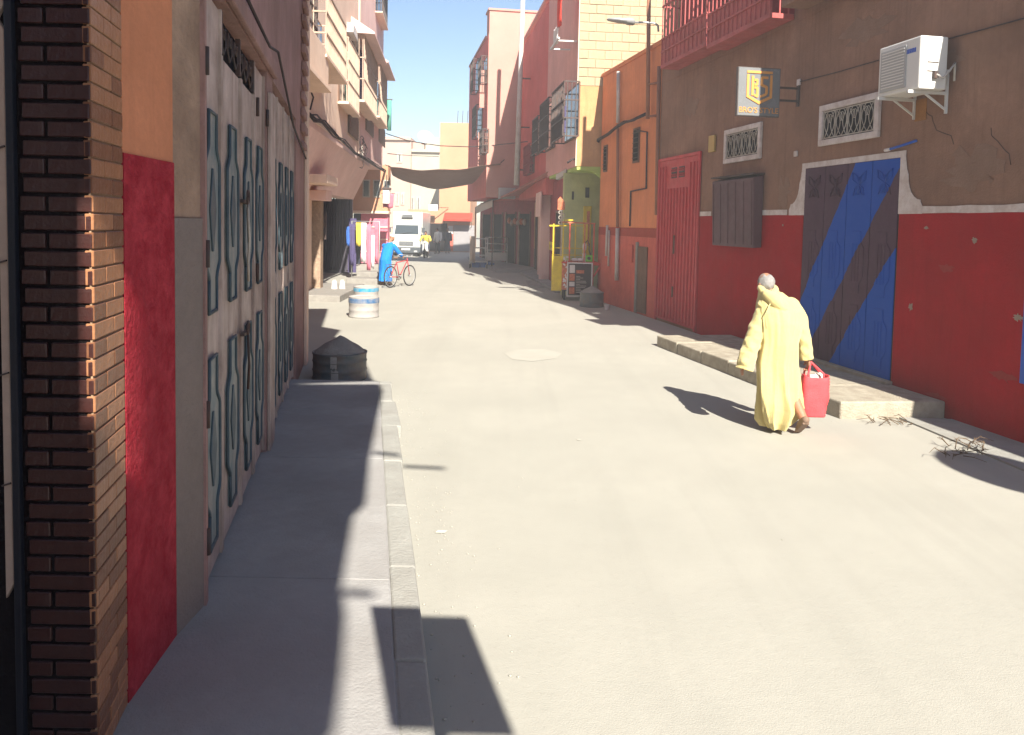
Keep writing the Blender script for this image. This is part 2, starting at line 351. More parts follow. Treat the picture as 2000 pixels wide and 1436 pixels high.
# ---------------------------------------------------------------- brick column and shop door at the left edge
A0 = Vector((-1.48, 2.80, 0)); B0 = Vector((-1.55, 3.17, 0)); FL = -1.738
bc = thing('brick_column', 'column of dark glazed bricks at the left edge beside the red roughcast wall', 'column', A0)
sd = (B0 - A0).normalized(); sn = Vector((sd.y, -sd.x, 0))          # along the side face, out to the street
def inl(p): return (p[0]-A0.x, p[1]-A0.y)
core = [inl(A0 + Vector((-.012,.012,0)) - sn*.004), inl(B0 - sn*.012), inl(Vector((-2.0,3.17,0))), inl(Vector((-2.0,2.812,0)))]
MB().prism(core, 0, 6.0, 'z').build('mortar', K['mortar_dark'], bc)
def brick_mesh(L, h, m):
    mb = MB().box(0, L, 0, .03, 0, h); me = mb.mesh('brick'); me.materials.append(m)
    bm = bmesh.new(); bm.from_mesh(me); bmesh.ops.bevel(bm, geom=list(bm.edges), offset=.003, segments=1, affect='EDGES'); bm.to_mesh(me); bm.free(); return me
FW = A0.x - FL; SL = (B0-A0).length; P = .0652; HB = .0525
bm_f1 = brick_mesh(.085, HB, K['brick_glazed']); bm_f2 = brick_mesh(.150, HB, K['brick_glazed']); bm_f3 = brick_mesh(FW-.022, HB, K['brick_glazed'])
MM('brick_brown', (.20,.085,.042), rough=.33, var=.25, scale=5, bump=.25, bscale=40, spec=.5); MM('mortar_tan', (.30,.20,.13), bump=.5)
HS = .0585
bs = {w: [brick_mesh(w, HS, K['brick_tan']), brick_mesh(w, HS, K['brick_brown'])] for w in (.135, .218, .228, .125)}
ang = math.atan2(sd.y, sd.x)
MB().prism([inl(A0+sd*.01-sn*.009), inl(B0-sd*.002-sn*.009), inl(B0-sd*.002-sn*.016), inl(A0+sd*.01-sn*.016)], .1, 3.2, 'z').build('side_mortar', K['mortar_tan'], bc)
for r in range(46):
    z = .125 + r*P; jz = lambda: random.uniform(-.0015, .0015)
    if r % 2:
        inst('brick', bm_f1, bc, (FL-A0.x+.002, -.001+random.uniform(0,.004), z+jz())); inst('brick', bm_f2, bc, (FL-A0.x+.101, random.uniform(0,.004), z+jz()))
        ws = (.135, .218)
    else:
        inst('brick', bm_f3, bc, (FL-A0.x+.012, random.uniform(0,.004), z+jz())); ws = (.228, .125)
    u = .008
    for w_ in ws:
        p = sd*u - sn*random.uniform(0, .002)
        # local x along the side face, brick depth runs into the column
        inst('brick', bs[w_][0 if random.random() < .6 else 1], bc, (p.x, p.y, z+jz()), (random.uniform(-.006,.006), 0, ang))
        u += w_ + .006
door = thing('shop_door', 'black metal shop door with a pale wooden strip left of the dark brick column', 'door', (FL-.01, 2.80, 0))
box('leaf', K['black_blue'], door, -1.0, -.004, .03, .07, .02, 4.2)
box('frame', K['black_blue'], door, -.028, -.001, -.012, .03, .02, 4.2, .004)
for z0, z1 in ((.80, 2.77), (2.86, 4.1)):
    st = MB().prism([(-.062, z0-.06), (-.03, z0), (-.03, z1), (-.062, z1+.05)], -.004, .03).build('wooden_strip', K['wood_pale'], door, .004)
    z = z0 + .36
    while z < z1 - .2:
        MB().bar((-.064,-.006,z), (-.034,-.006,z+.01), .012, .006).build('fixing', K['iron'], st); z += .4
MB().box(-.9, -.066, .0, .03, 2.77, 2.86).build('cross_rail', K['black_blue'], door)

# ---------------------------------------------------------------- left shop building: roughcast pier, cement jamb, old metal doors
pD = Vector((wl(4.08), 4.08, 0)); pE = Vector((wl(11.9), 11.9, 0))
WL = Wall(pE, pD); UL = WL.L
shop = WL.root('shop_building', 'near left shop building with peeling metal doors and a red and orange pier', 'building')
def lw(p): 
    q = Vector((p[0], p[1], 0)) - WL.p0; return (q.dot(WL.d), q.dot(WL.n))
box('wall_core', K['left_stucco'], shop, 0, UL-.01, -6, -.091, 0, 7.4)
def uL(x): Y = .764/((1000-x)/1550-.1965); return (Vector((wl(Y),Y,0))-WL.p0).dot(WL.d)
u4, u3, u2, u1, u0 = uL(400), uL(520), uL(530.5), uL(566), 0.0
ue = uL(576)
DT = 3.32
# wall faces around the two door openings
fb = MB(); fb.box(u4, UL+.02, -.09, 0, 0, 7.4); fb.box(u2, u3, -.09, 0, 0, DT+.05); fb.box(u2-.0, u4, -.09, -.0, DT+.05, 7.4); fb.box(ue, u2, -.09, 0, DT+.05, 7.4); fb.box(.0, ue, -.09, .0, 0, 7.4)
fb.build('wall', K['left_stucco'], shop)
box('lintel', K['left_stucco'], shop, u2-.02, u4+.02, .002, .045, DT+.06, DT+.2, .012)
box('door_post', K['door_cream'], shop, u2+.03, u3-.03, .002, .03, .12, 3.2, .006)
box('end_pilaster', K['peach'], shop, .02, .42, .003, .05, 0, 5.6, .01)
for k in range(15):            # ragged toothing left at the end of the wall
    z = 3.1 + k*.21
    box('stub_brick', K['left_stucco'], shop, .55, 1.0+random.uniform(0,.25), .003, .05+random.uniform(0,.03), z, z+.085+random.uniform(0,.03), .01)
box('shade_slab', K['left_stucco'], shop, .6, UL+1.0, .004, .85, 5.95, 6.12)  # unseen overhang added to shade the door wall, stopping short of the end strip
pB, pC = (B0.x, B0.y), (-1.58, 3.71)
pier = [lw(pB), lw(pC), lw((-2.4,3.71)), lw((-2.4,3.17))]
red = MB()
n_ = 14; zz = [0]+[.2*i for i in range(1,12)]+[2.39]
red.prism(pier, 0, 2.385, 'z'); red.build('red_dado', K['left_red'], shop)
pier2 = [lw((pB[0]-.006,pB[1])), lw((pC[0]-.006,pC[1])), lw((-2.4,3.71)), lw((-2.4,3.17))]
MB().prism(pier2, 2.385, 6.2, 'z').build('orange_plaster', K['left_orange'], shop)
jl = [lw((pC[0]+.001,pC[1]+.001)), lw((wl(4.06),4.055)), lw((-2.4,4.06)), lw((-2.4,3.712))]
MB().prism(jl, 0, 2.13, 'z').build('cement_jamb', K['grey_cement'], shop)
jl2 = [lw((pC[0]-.012,pC[1]+.001)), lw((wl(4.06)-.010,4.055)), lw((-2.4,4.06)), lw((-2.4,3.712))]
MB().prism(jl2, 2.132, 6.2, 'z').build('tan_jamb', K['tan_cement'], shop)

def bottle(w, z0, z1, nk=.19, sh=.16):
    """bottle outline with a neck at both ends: half width w/2"""
    a = w*.27; b = w*.5
    pts = [(-a,z0),(a,z0),(a,z0+nk)]
    for i in range(5): t = i/4; pts.append((a+(b-a)*(t*t*(3-2*t)), z0+nk+sh*t))
    for i in range(5): t = i/4; pts.append((b-(b-a)*(t*t*(3-2*t)), z1-nk-sh*(1-t)))
    pts += [(a,z1),(-a,z1)]
    R_ = [(-x, z) for x, z in pts[2:-2][::-1]]
    return pts[:-1] + [(-a, z1)] + R_
def lozenge(w, z0, z1): 
    zc = (z0+z1)/2
    return [(-.012,z0),(.012,z0),(w/2,zc),(.012,z1),(-.012,z1),(-w/2,zc)]
def leaf(ua, ub, idx):
    g = .008; uc = (ua+ub)/2; w = ub-ua-2*g
    lf = box('door_leaf', K['door_cream'], shop, ua+g, ub-g, -.075, -.035, .15, DT-.25 if idx in (1,2) else DT, .004)
    for e in (ua+g+.012, ub-g-.012):
        MB().box(e-.012, e+.012, -.035, -.018, .15, DT-.25 if idx in (1,2) else DT).build('edge_rail', K['door_cream'], lf)
    for z0, z1, nk in ((1.62, 2.70, .18), (.32, 1.37, .2)):
        pw = min(.44, w*.68)
        bo = [(uc+x, z) for x, z in bottle(pw, z0, z1, nk, .10)]
        sub = MB().prism(bo, -.034, -.022).build('bottle_panel', K['door_teal'], lf)
        lp = [(x, -.018, z) for x, z in bo]; MB().tube(lp+[lp[0], lp[1]], .011, 5, False).build('moulding', K['door_blue'], lf)
        MB().prism([(uc+x, z) for x, z in lozenge(pw*.42, z0+.33, z1-.3)], -.0215, -.012).build('lozenge', K['door_blue'], lf, .003, 1)
    return lf
cuts = [u4, uL(440), uL(477), uL(501), u3]
for i in range(4): leaf(cuts[i+1], cuts[i], i)
wdt = (u2-ue)/4
for i in range(4): leaf(u2-(i+1)*wdt, u2-i*wdt, i+4)
# transom with curled iron over the two middle leaves
tu0, tu1 = cuts[3]+.02, cuts[1]-.02
tf = box('transom', K['dark_interior'], shop, tu0, tu1, -.08, -.06, DT-.24, DT)
tb = MB()
for k in range(3): 
    uu = tu0 + (tu1-tu0)*k/2; tb.box(uu-.02, uu+.02, -.05, -.02, DT-.24, DT)
for k in range(6):
    uc = tu0 + (tu1-tu0)*(k+.5)/6
    for s_ in (-1, 1): tb.tube([(uc+s_*.02*0, -.035, DT-.22), (uc+s_*.09, -.035, DT-.16), (uc+s_*.07, -.035, DT-.06), (uc-s_*.01, -.035, DT-.09), (uc+s_*.03, -.035, DT-.13)], .008, 5)
tb.build('transom_grille', K['iron'], tf)
# padlock bars, chain rings and a hinge strap
def ring(c, r, t=.008, n=10):
    return MB().tube([(c[0]+r*math.cos(2*PI*i/n), c[1], c[2]+r*math.sin(2*PI*i/n)) for i in range(n+1)], t, 5, False)
ul = cuts[2]
for z in (2.28, 1.38):
    ring((ul-.02, .02, z), .045).build('ring_handle', K['iron'], shop)
    MB().bar((ul-.16,.0,z-.04), (ul+.12,.0,z-.03), .03, .02).build('hasp', K['iron'], shop)
MB().tube([(ul-.02,.02,2.24),(ul+.03,.03,2.1),(ul-.06,.025,1.98),(ul-.03,.02,1.84),(ul-.05,.02,1.7)], .009, 5).build('chain', K['iron_pale'], shop)
MB().tube([(ul-.02,.02,1.34),(ul+.02,.03,1.2),(ul-.05,.025,1.1),(ul-.02,.02,.95)], .009, 5).build('chain', K['iron'], shop)
for u_, z in ((u4-.03,2.92),(u4-.03,1.95),(u4-.03,1.12),(u4-.03,.45),(cuts[3],2.98),(u3-.0,2.98),(cuts[3],1.72),(u2-.06,2.95)):
    MB().tube([(u_,.004,z-.07),(u_,.004,z+.07)], .013, 7).build('hinge', K['iron'], shop)
# wires stapled along the wall
MB().tube([WL.w(u4-.2,.03,4.1)-WL.p0 for _ in range(0)] or [(u4-.2,.02,3.62),(u2+.5,.03,3.56),(u2,.05,3.62),(u1,.03,3.2),(.5,.03,3.0)], .012, 5).build('wire', K['cable'], shop)

# ---------------------------------------------------------------- unseen objects added behind the camera to shade the left side
up4 = lambda p, z: Vector((p.x, p.y, p.z)) + TO_SUN*((z - p.z)/TO_SUN.z)
SN = Vector((math.cos(R(SUN_AZ)), -math.sin(R(SUN_AZ)), 0))          # across the sunlight
def sxy(s, Y): return ((s - SN.y*Y)/SN.x, Y)
sA, sB = A0.dot(SN), B0.dot(SN)
s1, s2 = min(sA, sB)-.05, max(sA, sB)+.02
cb = thing('shade_block', 'unseen block added behind the viewer at the left to shade the brick column', 'building', (-1.2, 0, 0))  # unseen block, one face laid along the sunlight, added to keep the column dark
def rel(p): return (p[0]+1.2, p[1])
MB().prism([rel(sxy(s1,1.2)), rel((-3.2,1.2)), rel((-3.2,-9)), rel((.1,-9)), rel(sxy(s1,-1.2))], 0, 5.2, 'z').build('wall', K['left_stucco'], cb)
cp = thing('shade_canopy', 'wide unseen canopy added to cast the shade on the left pavement', 'canopy', (-1.2, 0, 6.1))  # unseen canopy, its outline traced back from the wanted shadow edge
ZC = 6.2
edge = [(655,1436),(668,1330),(676,1200),(668,1150),(690,1010),(715,985),(722,900),(735,830),(748,765),(742,752)]
ep = [up4(G(x, y, .12), ZC) for x, y in edge]
far_l = up4(G(560, 752, .12), ZC)
poly = [rel((p.x,p.y)) for p in ep] + [rel((max(far_l.x, wl(far_l.y)), far_l.y)), rel((wl(4.6)+.0, 4.6)), rel((B0.x+.0, 3.25)), rel(sxy(s2, 1.6)), rel(sxy(s2, -5.5))]
MB().prism(poly, .1, .13, 'z').build('shade_sheet', K['canvas'], cp)
far_sh = [up4(G(x, y, 0), 6.42) for x, y in ((545,765),(742,757),(726,738),(704,690),(655,657),(665,645),(587,631),(572,636))]
MB().prism([rel((p.x,p.y)) for p in far_sh], .3, .33, 'z').build('shade_sheet', K['canvas'], cp)
MB().prism([rel(sxy(s1-1.6,-5)), rel(sxy(s1-.0,-5)), rel(sxy(s1-.0,-1.0)), rel(sxy(s1-1.6,-1.0))], .1, .13, 'z').build('shade_board', K['canvas'], cp)
for a, b in ((-6.5, -3.15), (-2.15, 1.62)):                            # boards closing the slot except where the light slips through
    MB().prism([rel(sxy(s1-.02,a)), rel(sxy(s2+.02,a)), rel(sxy(s2+.02,b)), rel(sxy(s1-.02,b))], .134, .15, 'z').build('shade_board', K['canvas'], cp)
for x0,y0,z0,x1,y1,z1 in ((786,911,0,868,915,0),(730,884,.12,780,890,.12),(672,1157,.12,730,1162,.12)):
    a = up4(G(x0,y0,z0), ZC+.08); b = up4(G(x1,y1,z1), ZC+.08)
    MB().bar((a.x+1.2,a.y,.18), (b.x+1.2,b.y,.18), .05, .03).build('shadow_bar', K['pipe_brown'], cp)  # bars added overhead to cast thin shadow lines
aw = thing('shade_panel', 'square unseen panel on an arm, added to cast a square shadow', 'awning', (0,0,3.0))  # unseen panel added for the square shadow at the kerb
q = [up4(G(724,1190,.12),3.1), up4(G(915,1212,0),3.1), up4(G(1008,1440,0),3.1), up4(G(762,1424,.12),3.1)]
MB().add([(p.x,p.y,.1) for p in q]+[(p.x,p.y,.13) for p in q], [(3,2,1,0),(4,5,6,7),(0,1,5,4),(1,2,6,5),(2,3,7,6),(3,0,4,7)]).build('awning_cloth', K['canvas'], aw)
c_ = (q[0]+q[3])/2
mq = (q[2]+q[3])/2; MB().bar((mq.x,mq.y,.16), (-.2,-4.4,.16), .05).build('shade_panel_arm', K['iron'], aw)
# ---------------------------------------------------------------- right: brown stucco building with red dado
WA = Wall((7.8,-6), (3.31,18.2)); LA = WA.L
bA = WA.root('brown_building', 'brown stucco building with red dado and white line along the right side', 'building')
yu = lambda Y: (Y+6)/WA.d.y                       # u of a given depth
uq, zq = WA.uz(1366, 415)
box('wall', K['stucco_brown'], bA, yu(6.4), LA, -8, -.003, 0, 5.35); box('low_wall', K['stucco_brown'], bA, 0, yu(6.4)-.002, -8, -.003, 0, 3.1)
u_hi = yu(10.9)
box('upper_wall', K['stucco_brown'], bA, u_hi, LA, -8, .0, 5.352, 8.3)
box('parapet', K['stucco_brown'], bA, yu(6.4), u_hi-.01, -.3, .02, 5.352, 5.45, .01)
# opening of the striped door
d0, d1, dz0, dz1 = WA.rect(1567, 318, 1750, 750)
d0, d1 = WA.uz(1750, 520)[0], WA.uz(1567, 520)[0]
zt0, zt1 = WA.uz(1760, 310)[1], WA.uz(1570, 328)[1]
DTOP = (zt0+zt1)/2; DBOT = .24
ug0, ug1 = WA.uz(1363, 470)[0], WA.uz(1287, 470)[0]      # red gate
zst = WA.uz(1800, 418)[1]; zst2 = WA.uz(1440, 421)[1]; ZD = (zst+zst2)/2
print('AZ', d0, d1, DTOP, ug0, ug1, ZD, LA, WA.uz(1325,311), WA.uz(1325,638), WA.uz(1445,275), WA.uz(1660,235))
for a, b in ((0, d0-.02), (d1+.02, ug0-.0)):
    box('red_dado', K['dado_red'], bA, a, b, 0, .006, 0, ZD)
box('red_dado', K['pillar_red'], bA, ug1, LA-.0, 0, .012, 0, ZD+.02)
# hand-painted white line, stepping up round the door with curved shoulders
T = .085
wp = MB()
def ribbon(poly): wp.prism(poly, .0065, .011)
def wob(a, b, z0, z1):
    n = max(2, int((b-a)/.25)); top = [(a+(b-a)*i/n, z1+random.uniform(-.008,.008)) for i in range(n+1)]
    bot = [(a+(b-a)*i/n, z0+random.uniform(-.006,.006)) for i in range(n+1)]
    ribbon(bot + top[::-1])
wob(0, d0-.42, ZD-.0, ZD+T); 
us0, us1 = WA.uz(1490, 410)[0], WA.uz(1390, 410)[0]
wob(d1+.5, us0, ZD, ZD+T); wob(us1, ug0, ZD, ZD+T)
def shoulder(u, s):
    pts = [(u+s*.0, ZD-.004), (u+s*.44, ZD-.004), (u+s*.44, ZD+T), (u+s*.40, ZD+T+.06)]
    for i in range(7): t = i/6; pts.append((u+s*(.40-.24*math.sin(t*PI/2)), ZD+T+.08+.32*(1-math.cos(t*PI/2))))
    pts += [(u+s*.13, ZD+.55), (u+s*.10, DTOP+.0), (u+s*.10, DTOP+.08), (u-s*.0, DTOP+.08), (u, DTOP)]
    ribbon(pts if s < 0 else pts[::-1])
shoulder(d0, -1); shoulder(d1, 1)
ribbon([(d0+.0, DTOP), (d1, DTOP), (d1, DTOP+.08), (d0, DTOP+.08)])
wp.build('white_line', K['white_paint'], bA)
# striped metal door: flat leaves with raised bottle outlines, butterfly reliefs, vertical ribs
m, n, l, b_, old, sp = stripe_mat()
def math_node(op, a, c):
    x = n.new('ShaderNodeMath'); x.operation = op
    for i, s_ in enumerate((a, c)):
        if isinstance(s_, (int, float)): x.inputs[i].default_value = s_
        else: l.new(s_, x.inputs[i])
    return x.outputs[0]
# the stripe runs from the top right (small u) to the bottom left (large u): photo edge points turned into u,z
e1a, e1b = WA.uz(1672, 322), WA.uz(1588, 530)
e2a, e2b = WA.uz(1762, 322), WA.uz(1640, 560)
f1a, f1b = WA.uz(1755, 478), WA.uz(1660, 640)
def line(a, b): sl = (b[0]-a[0])/(b[1]-a[1]); return sl, a[0]-sl*a[1]
noi = n.new('ShaderNodeTexNoise'); noi.inputs['Scale'].default_value = 5; tcx = n.new('ShaderNodeTexCoord'); l.new(tcx.outputs['Object'], noi.inputs['Vector'])
wig = math_node('MULTIPLY', math_node('SUBTRACT', noi.outputs['Fac'], .5), .06)
def side(ln, dr):
    v = math_node('SUBTRACT', math_node('ADD', sp.outputs[0], wig), math_node('ADD', math_node('MULTIPLY', sp.outputs[2], ln[0]), ln[1]))
    return math_node('GREATER_THAN', math_node('MULTIPLY', v, dr), 0)
band1 = math_node('MULTIPLY', side(line(e1a, e1b), -1), side(line(e2a, e2b), 1))
band2 = side(line(f1a, f1b), -1)
fac = math_node('MAXIMUM', band1, band2)
mx = n.new('ShaderNodeMix'); mx.data_type = 'RGBA'; l.new(fac, mx.inputs[0]); l.new(old, mx.inputs[6]); mx.inputs[7].default_value = (.003, .070, .40, 1); l.new(mx.outputs[2], b_.inputs['Base Color'])
K['door_striped'] = m
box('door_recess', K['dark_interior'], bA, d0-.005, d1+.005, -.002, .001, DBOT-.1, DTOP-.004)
NL = 4; lw_ = (d1-d0)/NL
for i in range(NL):
    a, b = d0+i*lw_+.008, d0+(i+1)*lw_-.008; uc = (a+b)/2; w = b-a
    lf = box('door_leaf', m, bA, a, b, .002, .016, DBOT, DTOP-.006, .003)
    for z0, z1 in ((.34, 1.12), (1.28, 2.12)):
        MB().prism([(uc+x, z) for x, z in bottle(w*.66, z0, z1, .12, .12)], .0165, .027).build('raised_panel', m, lf, .004, 1)
        for k in (-1, 0, 1): MB().box(uc+k*w*.13-.012, uc+k*w*.13+.012, .0275, .034, z0+.16, z1-.16).build('rib', m, lf)
    bt = MB(); zc = DTOP-.30
    for sx in (-1, 1):
        bt.tube([(uc, .022, zc), (uc+sx*.05, .024, zc+.12), (uc+sx*.15, .024, zc+.17), (uc+sx*.14, .024, zc+.06), (uc, .022, zc)], .009, 5)
        bt.tube([(uc, .022, zc), (uc+sx*.09, .024, zc-.05), (uc+sx*.12, .024, zc-.15), (uc+sx*.04, .024, zc-.12), (uc, .022, zc)], .009, 5)
    bt.tube([(uc, .024, zc+.1), (uc, .024, zc-.14)], .01, 5)
    bt.build('butterfly_relief', m, lf)
box('threshold', K['step'], bA, d0-.05, d1+.05, .002, .10, .10, DBOT-.002, .01)
# tall red ribbed gate
gz0, gz1 = .06, WA.uz(1325, 311)[1]
gt = box('gate', K['gate_red'], bA, ug0+.0, ug1, .007, .03, gz0, gz1, .004)
NR = 13
for i in range(NR):
    u = ug0+.05+(ug1-ug0-.1)*i/(NR-1); inner = 3 <= i <= 9
    box('rib', K['gate_red'], gt, u-.022, u+.022, .031, .062, gz0+.05, gz1-(.62 if inner else .12), .006)
for k in (0, 1):
    uc = (ug0+ug1)/2 + (k-.5)*.42
    vp = box('vent_panel', K['iron'], gt, uc-.15, uc+.15, .031, .036, gz1-.40, gz1-.17)
    for j in range(4):
        for i2 in range(2): ring((uc-.11+j*.073, .042, gz1-.34+i2*.11), .032, .007, 8).build('vent_ring', K['gate_red'], vp)
MB().bar(((ug0+ug1)/2,.065,1.55),((ug0+ug1)/2,.065,1.95),.05,.03).build('lock_plate', K['wood_brown'], gt)
MB().bar(((ug0+ug1)/2,.065,.62),((ug0+ug1)/2,.065,.85),.05,.03).build('lock_plate', K['wood_brown'], gt)
box('gate_frame', K['gate_red'], bA, ug0-.07, ug0-.002, .007, .05, .02, gz1+.07, .006)
box('gate_frame', K['gate_red'], bA, ug1+.002, ug1+.06, .013, .05, .02, gz1+.07, .006)
box('gate_frame', K['gate_red'], bA, ug0, ug1, .007, .05, gz1+.004, gz1+.07, .006)
# hatch: dark folded-down shutter standing out from the wall
h0, h1, hz0, hz1 = WA.rect(1397, 346, 1478, 482, .12)
ht = MB().prism([(.014,hz1),(.20,hz1-.05),(.16,hz0),(.014,hz0+.01)], h0, h1, 'x').build('hatch', K['shutter_dark'], bA, .01)
for k in range(6):
    u = h0+.06+(h1-h0-.12)*k/5
    MB().bar((u,.198,hz1-.10),(u,.165,hz0+.05),.02,.012).build('slat', K['shutter_dark'], ht)
MB().box(h0-.03,h1+.03,.014,.22,hz1+.002,hz1+.03).build('hatch_cap', K['iron'], ht)
# grilled windows with pale surrounds
def grille_window(px, sp_, nbar, rt):
    a0, a1, z0, z1 = WA.rect(*px); f = .085
    w = MB()
    for bx in ((a0,a1,z1-f,z1),(a0,a1,z0,z0+f),(a0,a0+f,z0+f,z1-f),(a1-f,a1,z0+f,z1-f)): w.box(bx[0],bx[1],.001,.05,bx[2],bx[3])
    wf = w.build('window', K['white_paint'], bA, .006)
    box('pane', K['dark_interior'], wf, a0+f, a1-f, .001, .006, z0+f, z1-f)
    g = MB(); u0_, u1_, zz0, zz1 = a0+f+.02, a1-f-.02, z0+f+.02, z1-f-.02
    for z in (zz0, zz1): g.bar((u0_,.03,z),(u1_,.03,z),.014)
    for i in range(nbar+1): 
        u = u0_+(u1_-u0_)*i/nbar; g.bar((u,.03,zz0),(u,.03,zz1),.014)
    hh = zz1-zz0
    for i in range(nbar):
        uc = u0_+(u1_-u0_)*(i+.5)/nbar; q_ = (u1_-u0_)/nbar*.42
        for s_ in (-1,1):
            g.tube([(uc+s_*q_*math.sin(t*PI*.9), .03, zz0+hh*t) for t in [k/10 for k in range(11)]], .007, 4)
            g.tube([(uc+s_*q_*(1-.75*math.sin(t*PI)), .03, zz0+hh*t) for t in [k/10 for k in range(11)]], .007, 4)
            g.tube([(uc+s_*(.25+.45*math.cos(t*5))*q_*.7, .034, zz0+hh*(.72+.16*math.sin(t*5))) for t in [k/10 for k in range(11)]], .006, 4)
    g.build('grille', K['iron_pale'], wf)
    return a0, a1, z0, z1
w1 = grille_window((1418,247,1489,315), 0, 4, 0); w2 = grille_window((1605,194,1721,277), 0, 4, 0)
# red lattice balcony cages high up
def cage(x0, x1, px_bot, dep, zt, n_b):
    u1c = WA.uz(x0, px_bot[0], dep)[0]; u0c = WA.uz(x1, px_bot[1], dep)[0]
    zb = .5*(WA.uz(x0, px_bot[0], dep)[1]+WA.uz(x1, px_bot[1], dep)[1])
    c = box('balcony', K['cage_red'], bA, u0c, u1c, .004, dep, zb, zb+.08, .005)
    box('back', K['maroon'], c, u0c, u1c, .004, .012, zb+.085, zt)
    for i in range(n_b+1):
        u = u0c+.015+(u1c-u0c-.03)*i/n_b; MB().bar((u,dep-.015,zb+.08),(u,dep-.015,zt),.02).build('bar', K['cage_red'], c)
    for v in (.1,.25,.4,.55):
        if v < dep-.05:
            for u in (u0c+.015, u1c-.015): MB().bar((u,v,zb+.08),(u,v,zt),.02).build('bar', K['cage_red'], c)
    for z in (zb+.35, zb+.62, zb+1.3, zt):
        rl = MB(); rl.bar((u0c,dep-.01,z),(u1c,dep-.01,z),.03); rl.bar((u0c+.01,.0,z),(u0c+.01,dep,z),.03); rl.bar((u1c-.01,.0,z),(u1c-.01,dep,z),.03); rl.build('rail', K['cage_red'], c)
    box('apron', K['cage_red'], c, u0c, u1c, dep-.035, dep-.025, zb+.08, zb+.62)
    return u0c, u1c, zb
c1 = cage(1290, 1376, (130, 97), .42, 7.9, 11)
c2 = cage(1380, 1503, (86, 47), .42, 8.1, 14)
print('cages', c1, c2)
uB0, uB1 = WA.uz(1690, 2)[0], WA.uz(1578, 6)[0]
bal = box('balcony', K['stucco_brown'], bA, yu(10.2), yu(12.3), .004, .42, 5.47, 5.62, .01)
box('parapet', K['stucco_brown'], bal, yu(10.2), yu(12.3), .34, .42, 5.622, 6.5, .01)
# small wall fittings
for px, mt, nm, dp in (((1388,265,1399,297),'brass','meter_box',.05), ((1559,155,1565,167),'white_paint','junction_box',.03), ((1553,295,1559,306),'white_paint','junction_box',.03)):
    a0, a1, z0, z1 = WA.rect(*px); box(nm, K[mt], bA, a0, a1, .001, dp, z0, z1, .008)
def wp_(px, py, v=.02): u, z = WA.uz(px, py, v); return (u, v, z)
MB().tube([wp_(1562,160), wp_(1640,140), wp_(1716,118)], .007, 5).build('wire', K['cable'], bA)
MB().tube([wp_(1845,78), wp_(1920,58), wp_(2000,36), wp_(2080,10)], .008, 5).build('wire', K['cable'], bA)
MB().tube([wp_(1733,293,.05), wp_(1760,285,.03), wp_(1790,275)], .016, 6).build('drain_stub', K['blue_paint'], bA)
MB().tube([wp_(1728,294,.07), wp_(1738,292,.05)], .022, 6).build('drain_end', K['white_paint'], bA)
MB().tube([wp_(1287,130,.05), wp_(1284,300,.05), wp_(1282,420,.05)], .045, 8).build('downpipe', K['pipe_brown'], bA)
bd0 = WA.uz(1994, 770)[0]
box('blue_panel', K['blue_paint'], bA, bd0-1.1, bd0, .007, .03, .62, 2.2, .004)
# weathered stain under the air conditioner: a flaky patch
sa = wp_(1797,190); box('rust_flake', K['rust'], bA, sa[0]-.1, sa[0]+.1, .0, .004, sa[2]-.28, sa[2]-.02)

# repaired plaster patches and cracks, each with its own ragged outline
def patch(m, u, z, ru, rz_, v, par, seed):
    rg = random.Random(seed); n_ = 26
    po_ = [(u+ru*math.cos(2*PI*k/n_)*(.45+.75*rg.random()), z+rz_*math.sin(2*PI*k/n_)*(.45+.75*rg.random())) for k in range(n_)]
    MB().prism(po_, v, v+.003).build('plaster_patch', m, par)
pm1 = mat('patch_brown', (.27,.17,.125), bump=.5, bscale=40, col2=(.22,.13,.09), amt=.6, scale2=2); pm2 = mat('patch_red', (.30,.03,.028), bump=.5, bscale=40); pm3 = mat('bare_plaster', (.36,.27,.21), bump=.6, bscale=40, col2=(.25,.18,.14))
for k,(px,py,a,b) in enumerate(((1900,330,.5,.25),(1840,120,.35,.2),(1530,380,.22,.3),(1690,60,.6,.2),(1350,210,.4,.2))):
    u_, z_ = WA.uz(px,py); patch(pm1, u_, z_, a, b, -.0005, bA, 30+k)
for k,(px,py,a,b) in enumerate(((1850,525,.16,.05),(1960,735,.2,.06),(1830,775,.16,.05))):
    u_, z_ = WA.uz(px,py); patch(pm2, u_, z_, a, b, .0065, bA, 60+k)
for k,(px,py,a,b) in enumerate(((1905,470,.05,.035),(1780,600,.04,.05),(1990,620,.07,.04),(1810,445,.05,.02),(1530,440,.03,.02))):
    u_, z_ = WA.uz(px,py); patch(pm3, u_, z_, a, b, .007, bA, 80+k)
for k,(px,py,dx) in enumerate(((1800,210,60),(1640,330,-30),(1930,250,50))):
    c_ = MB(); pts_ = [(px+dx*t+6*math.sin(9*t+k), py+70*t+5*math.sin(13*t)) for t in [i/7 for i in range(8)]]
    c_.tube([(WA.uz(x,y)[0], -.0015, WA.uz(x,y)[1]) for x,y in pts_], .004, 4).build('crack', K['cable'], bA)

